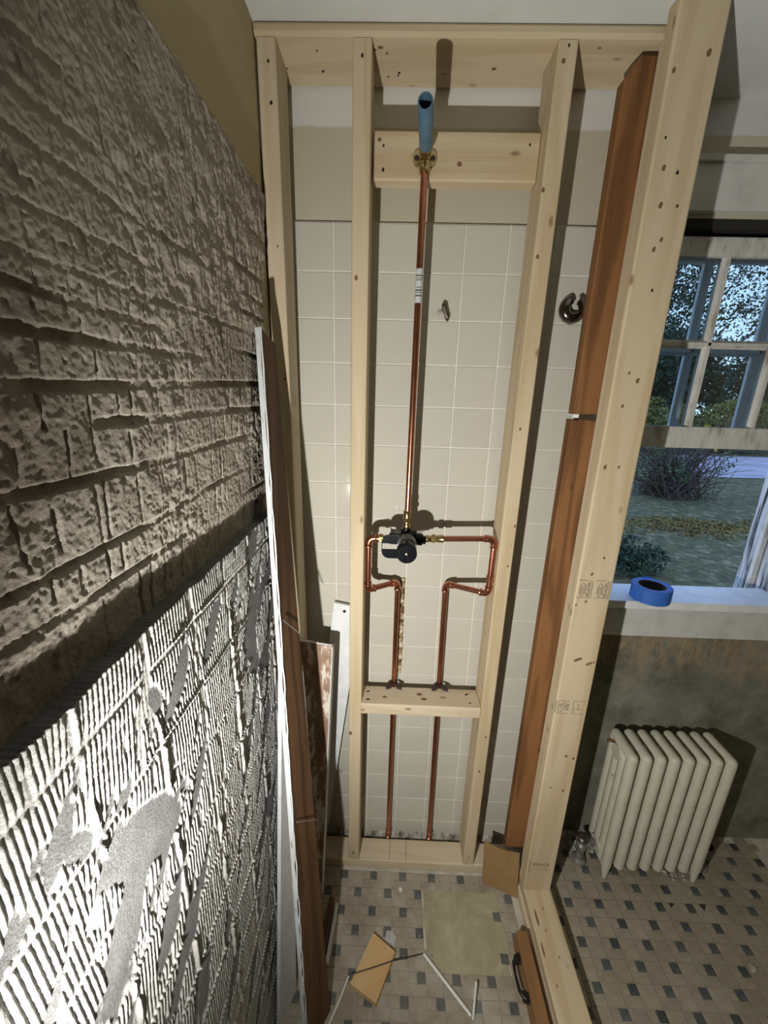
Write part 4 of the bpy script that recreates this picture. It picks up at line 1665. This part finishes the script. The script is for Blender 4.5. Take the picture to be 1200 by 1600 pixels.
# ================================================================== loose things on the shower floor
def wood_block():
    p = [Vector((0.149, -0.296, 0.003)), Vector((0.218, -0.338, 0.003)), Vector((0.165, -0.447, 0.003)), Vector((0.089, -0.411, 0.003))]
    c = sum(p, Vector()) / 4
    F = frame((p[2] + p[3]) / 2, (p[0] + p[1]) / 2, p[2] - p[3])
    up = Vector((0, 0, 0.018))
    mb = MB()
    sh = [q.lerp(c, 0.02) for q in p]
    vs = p + [q + up - Vector((0, 0, 0.001)) for q in p] + [q + up for q in sh]
    fs = [(0, 1, 2, 3)] + [(i, (i + 1) % 4, 4 + (i + 1) % 4, 4 + i) for i in range(4)] + [(4 + i, 4 + (i + 1) % 4, 8 + (i + 1) % 4, 8 + i) for i in range(4)] + [(8, 9, 10, 11)]
    mb.add(vs, fs)
    o = mk('wood_offcut', mb, M['block_wood'], M_=F)
    return tag(o, 'clean rectangular pine offcut lying flat on the mosaic', 'block')


wood_block()


def stick(name, pts, r, material, label, cat='stick', n=5):
    o = mk(name, MB().tube(pts, r, n), material, M_=origin_at(pts[0]))
    return tag(o, label, cat)


stick('spacer_strip', [(0.304, -0.334, 0.0085), (0.425, -0.455, 0.0065)], 0.0048, M['stick'], 'thin white plastic strip lying diagonally on the mosaic')
stick('spacer_strip', [(0.4285, -0.462, 0.0065), (0.4475, -0.398, 0.030)], 0.0032, M['stick'], 'short upright white sliver at the end of the diagonal strip')
stick('spacer_strip', [(0.040, -0.484, 0.0050), (0.064, -0.440, 0.013), (0.084, -0.398, 0.0240)], 0.0026, M['stick'], 'slender white sliver propped against the pine offcut')
stick('wire_end', [(0.0845, -0.3965, 0.0255), (0.145, -0.380, 0.0245), (0.212, -0.360, 0.0235), (0.260, -0.344, 0.010), (0.302, -0.3315, 0.0042)], 0.0017, M['wire'],
      'thin dark wire bent over the pine offcut', 'wire')


def handle_board():
    x0, x1, zt = 0.5825, 0.6185, 0.070
    F = frame((0.601, -0.60, 0.0), (0.600, -0.302, 0.0), (1, 0, 0))
    t = lumber('drawer_front', (0.601, -0.70, 0.0365), (0.6005, -0.300, 0.0365), (1, 0, 0), 0.036, 0.070, M['stained'],
               'varnished brown drawer front on edge with a black pull', 'drawer front', c=0.004)
    h = MB()
    xs = 0.5825
    z = 0.047
    h.tube([(xs, -0.352, z), (xs - 0.012, -0.352, z), (xs - 0.021, -0.362, z), (xs - 0.0235, -0.386, z), (xs - 0.021, -0.418, z), (xs - 0.012, -0.433, z), (xs, -0.434, z)],
           [.0062, .0060, .0050, .0036, .0050, .0060, .0062], 10)
    for y in (-0.352, -0.433):
        h.lathe([(0, .011), (.003, .011), (.006, .007)], (xs - 0.0002, y, z), (-1, 0, 0), 12)
        h.add([(xs - 0.001, y - 0.012, z - 0.004), (xs - 0.018, y - 0.008 if y < -0.4 else y - 0.014, z - 0.003), (xs - 0.016, y + 0.014 if y < -0.4 else y + 0.006, z - 0.003), (xs - 0.001, y + 0.012, z - 0.004),
               (xs - 0.001, y - 0.012, z + 0.004), (xs - 0.018, y - 0.008 if y < -0.4 else y - 0.014, z + 0.003), (xs - 0.016, y + 0.014 if y < -0.4 else y + 0.006, z + 0.003), (xs - 0.001, y + 0.012, z + 0.004)],
              [(0, 3, 2, 1), (4, 5, 6, 7), (0, 1, 5, 4), (1, 2, 6, 5), (2, 3, 7, 6), (3, 0, 4, 7)])
    mk('pull_handle', h, M['black_iron'], t, smooth=True)


handle_board()


def cardboard():
    """bowed piece of card leaning on the old stud"""
    n = 8
    mb = MB()
    vs, fs = [], []
    th = 0.003
    b0, b1 = Vector((0.520, -0.137, 0.003)), Vector((0.627, -0.203, 0.003))
    t0, t1 = Vector((0.516, -0.121, 0.178)), Vector((0.624, -0.1965, 0.196))
    b1 = Vector((0.6285, -0.178, 0.003))
    t1 = Vector((0.6270, -0.1500, 0.1700))
    for i in range(n + 1):
        u = i / n
        bow = 0.006 * math.sin(math.pi * u)
        lo_, hi = b0.lerp(b1, u), t0.lerp(t1, u)
        hi = hi + Vector((0, -bow, -0.004 * math.sin(math.pi * u)))
        vs += [lo_, hi, hi + Vector((0, th, 0)), lo_ + Vector((0, th, 0))]
    for i in range(n):
        for k in range(4):
            j = (k + 1) % 4
            fs.append((4 * i + k, 4 * i + j, 4 * i + 4 + j, 4 * i + 4 + k))
    fs += [(0, 3, 2, 1), (4 * n, 4 * n + 1, 4 * n + 2, 4 * n + 3)]
    mb.add(vs, fs)
    tag(mk('cardboard_piece', mb, M['cardboard'], M_=origin_at((0.57, -0.155, 0.003))), 'flat brown cardboard piece propped beside the end stud', 'cardboard')


cardboard()


def clear_clip():
    mb = MB()
    p = [(0.186, -0.306), (0.214, -0.318), (0.222, -0.298), (0.208, -0.283), (0.190, -0.284)]
    n = len(p)
    mb.add([(x, y, 0.002) for x, y in p] + [(x * 0.98 + 0.004, y * 0.98 - 0.006, 0.010) for x, y in p],
           [tuple(reversed(range(n))), tuple(range(n, 2 * n))] + [(i, (i + 1) % n, n + (i + 1) % n, n + i) for i in range(n)])
    tag(mk('plastic_cap', mb, M['clear'], M_=origin_at((0.204, -0.30, 0.002))), 'small clear plastic cap beside the pine offcut', 'cap')


clear_clip()


def chip(x, y, s, material, label, cat='chip', seed=0, z=0.002, flat=0.5, pointy=False):
    rr = random.Random(seed)
    n = 6 if not pointy else 3
    mb = MB()
    a = [2 * math.pi * i / n + rr.random() * 0.5 for i in range(n)]
    lo_ = [(x + s * math.cos(t) * (0.7 + 0.5 * rr.random()), y + s * math.sin(t) * (0.7 + 0.5 * rr.random())) for t in a]
    vs = [(p, q, z) for p, q in lo_] + [(x + (p - x) * 0.75, y + (q - y) * 0.75, z + s * flat) for p, q in lo_]
    mb.add(vs, [tuple(reversed(range(n))), tuple(range(n, 2 * n))] + [(i, (i + 1) % n, n + (i + 1) % n, n + i) for i in range(n)])
    return tag(mk('plaster_chip', mb, material, M_=origin_at((x, y, z))), label, cat)


chip(0.236, -0.168, 0.0075, M['stick'], 'white plaster chip on the mosaic in front of the bottom plate', seed=1)
chip(1.145, -0.175, 0.010, M['dark_shard'], 'thin dark shard on the mosaic in front of the radiator', seed=3, pointy=True)
chip(1.250, -0.175, 0.011, M['dark_shard'], 'dark triangular shard on the mosaic right of the radiator foot', seed=5, pointy=True)
chip(1.29, -0.325, 0.012, M['rubble'], 'crumbled plaster lump on the dark mosaic to the right', seed=8)
chip(0.575, -0.060, 0.016, M['dark_wood'], 'broken brown splinter behind the cardboard on the plate', seed=11, z=0.0395, flat=0.9)


# ================================================================== window
WN = struct('window_1', MB().box((0.7985, 0.075, 2.066), (1.4515, 0.255, 2.078)), M['trim_white'])
OX0, OX1 = 0.800, 1.450
# casing boards on the plaster
mk('head_casing', MB().box((0.70, YB - 0.019, 2.0755), (1.56, YB - 0.0004, 2.172), 0.002), M['trim_white'], WN)
mk('head_cap', MB().box((0.69, YB - 0.030, 2.1725), (1.57, YB - 0.0004, 2.184), 0.003), M['trim_white'], WN)
mk('side_casing', MB().box((0.702, YB - 0.019, 1.032), (0.799, YB - 0.0004, 2.075), 0.002), M['trim_white'], WN)
mk('side_casing', MB().box((1.451, YB - 0.019, 1.032), (1.548, YB - 0.0004, 2.075), 0.002), M['trim_white'], WN)
mk('stool', MB().box((0.74, 0.010, 1.006), (1.58, 0.0595, 1.031), 0.004), M['white_paint'], WN)
mk('stool_board', MB().box((OX0 + 0.0005, 0.0598, 0.985), (OX1 - 0.0005, 0.133, 1.031)), M['white_paint'], WN)
mk('stool_nosing', MB().box((0.74, 0.036, 0.985), (1.56, YB - 0.0004, 1.0055), 0.004), M['trim_white'], WN)
mk('apron', MB().box((0.745, 0.042, 0.890), (1.555, YB - 0.0004, 0.9845), 0.003), M['trim_white'], WN)
mk('jamb', MB().box((OX1 - 0.022, 0.062, 1.0315), (OX1 - 0.0005, 0.1325, 2.0655)), M['jamb'], WN)
mk('jamb', MB().box((OX0 + 0.0005, 0.062, 1.0315), (OX0 + 0.022, 0.1325, 2.0655)), M['jamb'], WN)
mk('jamb', MB().box((OX1 - 0.022, 0.1340, 0.9505), (OX1 - 0.0005, 0.250, 2.0655)), M['jamb'], WN)
mk('jamb', MB().box((OX0 + 0.0005, 0.1340, 0.9505), (OX0 + 0.022, 0.250, 2.0655)), M['jamb'], WN)
mk('head_jamb', MB().box((OX0 + 0.0225, 0.062, 2.048), (OX1 - 0.0225, 0.250, 2.0655)), M['gap'], WN)  # board coloured as the shade above the raised sash
mk('sash_track', MB().box((OX1 - 0.036, 0.115, 1.0315), (OX1 - 0.0225, 0.128, 2.0475)), M['jamb'], WN)
mk('sash_track', MB().box((OX1 - 0.040, 0.176, 0.9505), (OX1 - 0.0225, 0.190, 2.0475)), M['sash_white'], WN)
mk('sash_track', MB().box((OX0 + 0.0225, 0.115, 1.0315), (OX0 + 0.036, 0.128, 2.0475)), M['jamb'], WN)
mk('outer_sill', MB().box((OX0 + 0.0005, 0.134, 0.931), (OX1 - 0.0005, 0.300, 0.950), 0.002), M['white_paint'], WN)


def sash(name, y, x0, x1, z0, z1, xs, zs, material, rail=0.048, stile=0.045, top=0.040, mu=0.022, d=0.030):
    mb = MB()
    mb.box((x0, y, z0), (x1, y + d, z0 + rail), 0.0015)
    mb.box((x0, y, z1 - top), (x1, y + d, z1), 0.0015)
    s = mk(name, mb, material, WN)
    for x in (x0, x1 - stile):
        mk('stile', MB().box((x, y + 0.0005, z0 + rail), (x + stile, y + d - 0.0005, z1 - top), 0.0015), material, s)
    ix0, ix1, iz0, iz1 = x0 + stile, x1 - stile, z0 + rail, z1 - top

    def muntin(a, b, vert):
        h = mu / 2
        m2 = MB()
        # moulded bar: flat nose towards the room, splayed flanks to the glass
        prof = [(-h * .35, y + 0.0015), (h * .35, y + 0.0015), (h * .45, y + 0.006), (h, y + 0.013), (h, y + d - 0.004), (-h, y + d - 0.004), (-h, y + 0.013), (-h * .45, y + 0.006)]
        n = len(prof)
        if vert:
            ra = [(a + p, q, iz0) for p, q in prof]
            rb = [(a + p, q, iz1) for p, q in prof]
        else:
            ra = [(ix0, q, a - p) for p, q in prof]
            rb = [(ix1, q, a - p) for p, q in prof]
        m2.add(ra + rb, [tuple(reversed(range(n))), tuple(range(n, 2 * n))] + [(i, (i + 1) % n, n + (i + 1) % n, n + i) for i in range(n)])
        mk('muntin', m2, material, s)
    for x in xs:
        muntin(x, None, True)
    for z in zs:
        muntin(z, None, False)
    gx = [ix0] + list(xs) + [ix1]
    gz = [iz0] + list(zs) + [iz1]
    for i in range(len(gx) - 1):
        for j in range(len(gz) - 1):
            mk('pane', MB().box((gx[i], y + 0.0155, gz[j]), (gx[i + 1], y + 0.0180, gz[j + 1])), M['glass'], s)
    return s


sash('inner_sash', 0.083, OX0 + 0.0235, OX1 - 0.0235, 1.497, 2.034, (1.021, 1.200), (1.780,), M['sash_white'], rail=0.060, top=0.044)
sash('outer_sash', 0.140, OX0 + 0.0235, OX1 - 0.0235, 1.505, 2.040, (1.018, 1.212), (1.768,), M['white_paint'], rail=0.045, top=0.044)


def tape_roll():
    t = thing('tape_roll', 'roll of blue painter tape on the window stool', 'tape', (0.983, 0.031, 1.0312))
    # tilted a touch, resting on the stool
    c = (0.983, 0.034, 1.0313)
    ro, ri, h = 0.0555, 0.0385, 0.046
    mb = MB()
    mb.lathe([(0, ri), (0.0, ro - .001), (0.001, ro), (h - .001, ro), (h, ro - .001), (h, ri + .0015), (h - 0.0008, ri), (0.0005, ri)], c, (0, 0, 1), 48)
    mb.f = [q for q in mb.f if len(q) == 4]
    mk('tape_winding', mb, M['tape'], t, smooth=True)
    k = MB()
    k.lathe([(0.0008, ri - .0002), (h - .0012, ri - .0002), (h - .0012, ri - .0022), (0.0008, ri - .0022), (0.0008, ri - .0002)], c, (0, 0, 1), 48)
    k.f = [q for q in k.f if len(q) == 4]
    mk('cardboard_core', k, M['tape_core'], t, smooth=True)
    e = MB().add([(0.990, 0.0895, 1.034), (1.012, 0.0870, 1.034), (1.012, 0.0880, 1.080), (0.990, 0.0905, 1.080)], [(0, 1, 2, 3)])
    o = mk('loose_tape_end', e, M['tape'], t)
    so = o.modifiers.new('thickness', 'SOLIDIFY')
    so.thickness = 0.0008


tape_roll()


# ================================================================== radiator
def radiator():
    t = thing('cast_iron_radiator', 'cream cast iron column radiator under the window', 'radiator', (1.113, -0.045, 0.0))
    yf, yb = -0.112, 0.020
    x = 0.0
    rx, ry = 0.0172, 0.0172

    def capsule(mb, p, q, r, squash=1.0):
        p, q = Vector(p), Vector(q)
        ax = (q - p).normalized()
        prof = []
        L = (q - p).length
        for i in range(5):
            a = -math.pi / 2 + i * math.pi / 8
            prof.append((r * math.sin(a), max(r * math.cos(a), 0.0006)))
        for i in range(5):
            a = i * math.pi / 8
            prof.append((L + r * math.sin(a), max(r * math.cos(a), 0.0006)))
        mb.lathe(prof, p, ax, 12)

    def section(feet):
        mb = MB()
        ys = [yf + ry + i * (yb - yf - 2 * ry) / 3 for i in range(4)]
        for y in ys:
            capsule(mb, (0, y, 0.062), (0, y, 0.528), ry)
        capsule(mb, (0, ys[0], 0.530), (0, ys[-1], 0.530), ry)
        capsule(mb, (0, ys[0], 0.060), (0, ys[-1], 0.060), ry)
        # web closing the columns behind the grooves
        mb.box((-0.0085, ys[0], 0.058), (0.0085, ys[-1], 0.532))
        # hubs joining the sections
        for z in (0.502, 0.090):
            mb.lathe([(0, .026), (0.0440, .026)], (-0.0220, (yf + yb) / 2, z), (1, 0, 0), 16)
        if feet:
            for y in (ys[0], ys[-1]):
                mb.lathe([(0, .0150), (0.030, .0120), (0.052, .0075), (0.0586, .0060)], (0, y, 0.060), (0, 0 if y == ys[-1] else -0.10, -1), 12)
        me = mesh_of('radiator_section', mb, I4, M['radiator'], True)
        return me
    end, mid = section(True), section(False)
    xs = [0.9580 + i * 0.0443 for i in range(8)]
    for i, xx in enumerate(xs):
        place('radiator_section', end if i in (0, 7) else mid, Matrix.Translation((xx, 0, 0.0006)), t)
    v = MB()
    v.lathe([(0, .014), (.008, .019), (.014, .019), (.016, .013), (.036, .012)], (xs[0] - 0.0565, -0.046, 0.090), (1, 0, 0), 14)
    v.lathe([(0, .024), (.004, .026), (.010, .024), (.016, .014), (.060, .013), (.066, .019), (.080, .019), (.086, .012), (.100, .010)], (xs[0] - 0.066, -0.046, 0.0012), (0, 0, 1), 16)
    mk('supply_valve', v, M['pipe_grey'], t, smooth=True)
    hw = MB()
    hw.lathe([(0, .010), (.002, .020), (.010, .022), (.016, .016)], (xs[0] - 0.066, -0.046, 0.1015), (0, 0, 1), 10)
    mk('valve_wheel', hw, M['rust'], t, smooth=True)
    v2 = MB()
    v2.tube([(xs[-1] + 0.020, -0.046, 0.090), (xs[-1] + 0.050, -0.046, 0.090), (xs[-1] + 0.062, -0.046, 0.078), (xs[-1] + 0.064, -0.046, 0.002)], [.013, .014, .014, .012], 12)
    v2.lathe([(0, .026), (.006, .024), (.010, .014)], (xs[-1] + 0.064, -0.046, 0.0012), (0, 0, 1), 16)
    mk('return_elbow', v2, M['pipe_grey'], t, smooth=True)
    w2 = MB().tube([(xs[-1] + 0.064, -0.046, 0.092), (xs[-1] + 0.064, -0.046, 0.104)], [.010, .022], 10)
    mk('return_cap', w2, M['black'], t, smooth=True)
    bl = MB().tube([(xs[0] - 0.014, -0.012, 0.515), (xs[0] - 0.034, -0.012, 0.515)], [.006, .004], 8)
    mk('air_vent', bl, M['brass'], t, smooth=True)


radiator()
def rubble(label, pts, name='plaster_rubble'):
    mb = MB()
    rr = random.Random(len(pts))
    for (x, y, s) in pts:
        mb.lathe([(0, s), (s * .6, s * .85), (s * 1.0, s * .35)], (x, y, 0.002), (0.3 * (rr.random() - .5), 0.3 * (rr.random() - .5), 1), 5)
    return tag(mk(name, mb, M['rubble'], M_=origin_at((pts[0][0], pts[0][1], 0.002))), label, 'rubble', kind='stuff')


rr_ = random.Random(21)
rubble('dust and plaster crumbs round the radiator supply pipe', [(0.875 + 0.10 * rr_.random(), -0.02 + 0.07 * rr_.random(), 0.003 + 0.007 * rr_.random()) for _ in range(60)])
rubble('plaster crumbs scattered under the right end of the radiator', [(1.18 + 0.10 * rr_.random(), -0.10 + 0.08 * rr_.random(), 0.002 + 0.006 * rr_.random()) for _ in range(40)])
rubble('plaster dust and crumbs scattered on the shower floor', [(0.24 + 0.10 * rr_.random(), -0.38 + 0.22 * rr_.random(), 0.0012 + 0.0022 * rr_.random()) for _ in range(45)])

# ================================================================== outdoors
GZ = -0.65
tag(mk('lawn', MB().add([(-30, 0.6, GZ), (60, 0.6, GZ), (60, 70, GZ), (-30, 70, GZ)], [(0, 1, 2, 3)]), M['grass']), kind='structure')
tag(mk('driveway', MB().add([(9.5, 11.6, GZ + 0.02), (40, 12.6, GZ + 0.02), (40, 17.5, GZ + 0.02), (12.6, 17.0, GZ + 0.02), (10.4, 14.4, GZ + 0.02)], [(0, 1, 2, 3, 4)]), M['road']), kind='structure')


def leaf_cloud(center, rad, n, size, seed, shell=0.0, flat=0.0):
    r = np.random.RandomState(seed)
    d = r.normal(size=(n, 3))
    d /= np.linalg.norm(d, axis=1)[:, None]
    rr = (shell + (1 - shell) * r.rand(n)) ** 0.5
    m = max(1, n // 26)                                  # leaves gather in sprays
    hub = d[:m] * rr[:m, None]
    p = hub[r.randint(0, m, n)] + r.normal(size=(n, 3)) * 0.075
    q = np.linalg.norm(p, axis=1)
    p *= np.minimum(1.0, 1.0 / np.maximum(q, 1e-6))[:, None]
    p = np.array(center) + p * np.array(rad)
    a = r.normal(size=(n, 3))
    a /= np.linalg.norm(a, axis=1)[:, None]
    b = np.cross(a, r.normal(size=(n, 3)))
    b /= np.linalg.norm(b, axis=1)[:, None]
    s = size * (0.6 + 0.8 * r.rand(n))[:, None]
    v = np.stack([p - a * s, p + b * s * 0.55, p + a * s, p - b * s * 0.55], 1).reshape(-1, 3)
    return v, n


def leaf_object(name, clouds, material, parent, kind='stuff'):
    V = np.concatenate([c[0] for c in clouds])
    n = len(V) // 4
    M_ = WM[parent.name]
    off = np.array(M_.translation)
    me = bpy.data.meshes.new(name)
    me.vertices.add(len(V))
    me.vertices.foreach_set('co', (V - off).reshape(-1).astype(np.float32))
    me.loops.add(len(V))
    me.loops.foreach_set('vertex_index', np.arange(len(V), dtype=np.int32))
    me.polygons.add(n)
    me.polygons.foreach_set('loop_start', np.arange(0, len(V), 4, dtype=np.int32))
    me.update(calc_edges=True)
    me.materials.append(material)
    o = place(name, me, M_, parent)
    o['kind'] = kind
    return o


def tree(name, label, base, h, spread, clouds, material, cat='tree', group=None, trunk=0.16):
    t = thing(name, label, cat, base, group)
    bx, by, bz = base
    tr = MB()
    tr.tube([(bx, by, bz), (bx + 0.1, by, bz + h * 0.35), (bx - 0.08, by + 0.1, bz + h * 0.65), (bx, by, bz + h * 0.92)], [trunk, trunk * .75, trunk * .5, trunk * .15], 8)
    rr = random.Random(int(bx * 10))
    for k in range(7):
        z = bz + h * (0.3 + 0.08 * k)
        a = rr.random() * 6.28
        e = spread * (0.5 + 0.4 * rr.random())
        tr.tube([(bx, by, z), (bx + math.cos(a) * e * .5, by + math.sin(a) * e * .5, z + h * .08), (bx + math.cos(a) * e, by + math.sin(a) * e, z + h * .18)], [trunk * .35, trunk * .2, trunk * .06], 6)
    mk('trunk', tr, M['bark'], t, smooth=True)
    leaf_object('foliage', clouds, material, t)
    return t


# tall loose trees against the sky
for i, (x, y, lab, sd) in enumerate(((9.6, 30.0, 'tree far left beyond the lawn, mostly hidden by the end stud', 5),
                                     (18.6, 30.0, 'tall thin-leaved tree with sky showing through, seen in the left panes', 1),
                                     (27.6, 30.0, 'tall leafy tree seen in the right-hand panes', 3),
                                     (36.6, 30.0, 'tree farthest right beyond the drive at the frame edge', 6))):
    tree('tall_tree', lab, (x, y, GZ), 15.5, 3.4,
         [leaf_cloud((x, y, 8.8), (4.45, 3.2, 5.6), 11000, 0.115, sd), leaf_cloud((x, y, 3.0), (4.4, 2.8, 3.0), 6000, 0.13, sd + 40)], M['leaf_dark'])
# darker evergreens in front of them
for i, (x, y, lab) in enumerate(((8.0, 23.0, 'dense dark evergreen farthest left, hidden behind the end stud'),
                                 (15.4, 23.0, 'dense dark evergreen seen in the lower left panes'),
                                 (22.8, 23.0, 'dense dark evergreen seen in the lower right panes'))):
    t = thing('evergreen_bush', lab, 'bush', (x, y, GZ))
    leaf_object('foliage', [leaf_cloud((x, y, 2.6), (3.65, 2.0, 3.0), 17000, 0.11, 20 + i)], M['leaf_dark'], t)
    mk('stem', MB().tube([(x, y, GZ), (x, y, 1.5)], 0.12, 7), M['bark'], t)
# yellow-green shrubs
for i, (x, y, lab) in enumerate(((12.2, 18.6, 'yellow-green shrub lowest in the left pane'), (16.2, 18.6, 'yellow-green shrub lowest in the middle pane'), (20.2, 18.6, 'yellow-green shrub at the right edge of the window'))):
    t = thing('yellow_shrub', lab, 'bush', (x, y, GZ))
    leaf_object('foliage', [leaf_cloud((x, y, 0.6), (1.95, 1.3, 1.2), 7000, 0.075, 30 + i)], M['leaf_yellow'], t)
    mk('stem', MB().tube([(x, y, GZ), (x, y, 0.5)], 0.06, 7), M['bark'], t)


def bare_bush():
    bx, by = 7.2, 8.9
    t = thing('bare_bush', 'tangled bare bush with a few yellow blossoms on the lawn', 'bush', (bx, by, GZ))
    rr = random.Random(44)
    mb = MB()
    for k in range(300):
        a = rr.random() * 6.283
        e = 0.35 + 1.15 * rr.random()
        hgt = 0.35 + 1.35 * rr.random()
        p0 = Vector((bx + 0.55 * rr.gauss(0, 0.6), by + 0.4 * rr.gauss(0, 0.6), GZ))
        p3 = p0 + Vector((math.cos(a) * e, math.sin(a) * e * 0.8, hgt))
        p1 = p0.lerp(p3, 0.35) + Vector((rr.gauss(0, .10), rr.gauss(0, .1), hgt * 0.22))
        p2 = p0.lerp(p3, 0.7) + Vector((rr.gauss(0, .12), rr.gauss(0, .12), hgt * 0.18))
        mb.tube([p0, p1, p2, p3], [.014, .010, .007, .003], 4, caps=False)
    for k in range(9):                       # long arching canes toward the drive
        z = 0.1 + 0.9 * rr.random()
        p0 = Vector((bx + 0.3, by, z))
        mb.tube([p0, p0 + Vector((0.8, 0.1, 0.35)), p0 + Vector((1.5 + 0.8 * rr.random(), 0.2, 0.30 + 0.3 * rr.random()))], [.014, .010, .004], 4, caps=False)
    tw = mk('twigs', mb, M['twig'], t)
    tw['kind'] = 'stuff'
    leaf_object('leaves', [leaf_cloud((bx, by, 0.15), (1.5, 1.1, 0.95), 1500, 0.035, 51)], M['leaf_mid'], t)
    leaf_object('blossom', [leaf_cloud((bx + 0.25, by - 0.3, 0.98), (0.42, 0.3, 0.13), 230, 0.035, 52), leaf_cloud((bx + 0.50, by - 0.4, 0.62), (0.12, 0.12, 0.09), 60, 0.032, 53)], M['flower'], t)


bare_bush()


def litter():
    r = np.random.RandomState(8)
    t = thing('fallen_leaves', 'yellow fallen leaves strewn on the grass under the bare bush', 'leaves', (6.0, 6.2, GZ))
    v, n = leaf_cloud((6.1, 6.2, GZ + 0.03), (2.2, 0.72, 0.02), 2200, 0.030, 9)
    leaf_object('leaf_litter', [(v, n)], M['leaf_litter'], t)
    t['kind'] = 'stuff'


litter()
t = thing('low_juniper', 'low dark shrub on the grass just below the window stool', 'bush', (3.45, 4.15, GZ))
leaf_object('foliage', [leaf_cloud((3.45, 4.15, -0.45), (0.55, 0.4, 0.28), 3600, 0.024, 62)], M['leaf_dark'], t)
mk('stem', MB().tube([(3.45, 4.15, GZ), (3.45, 4.15, -0.4)], 0.03, 6), M['bark'], t)
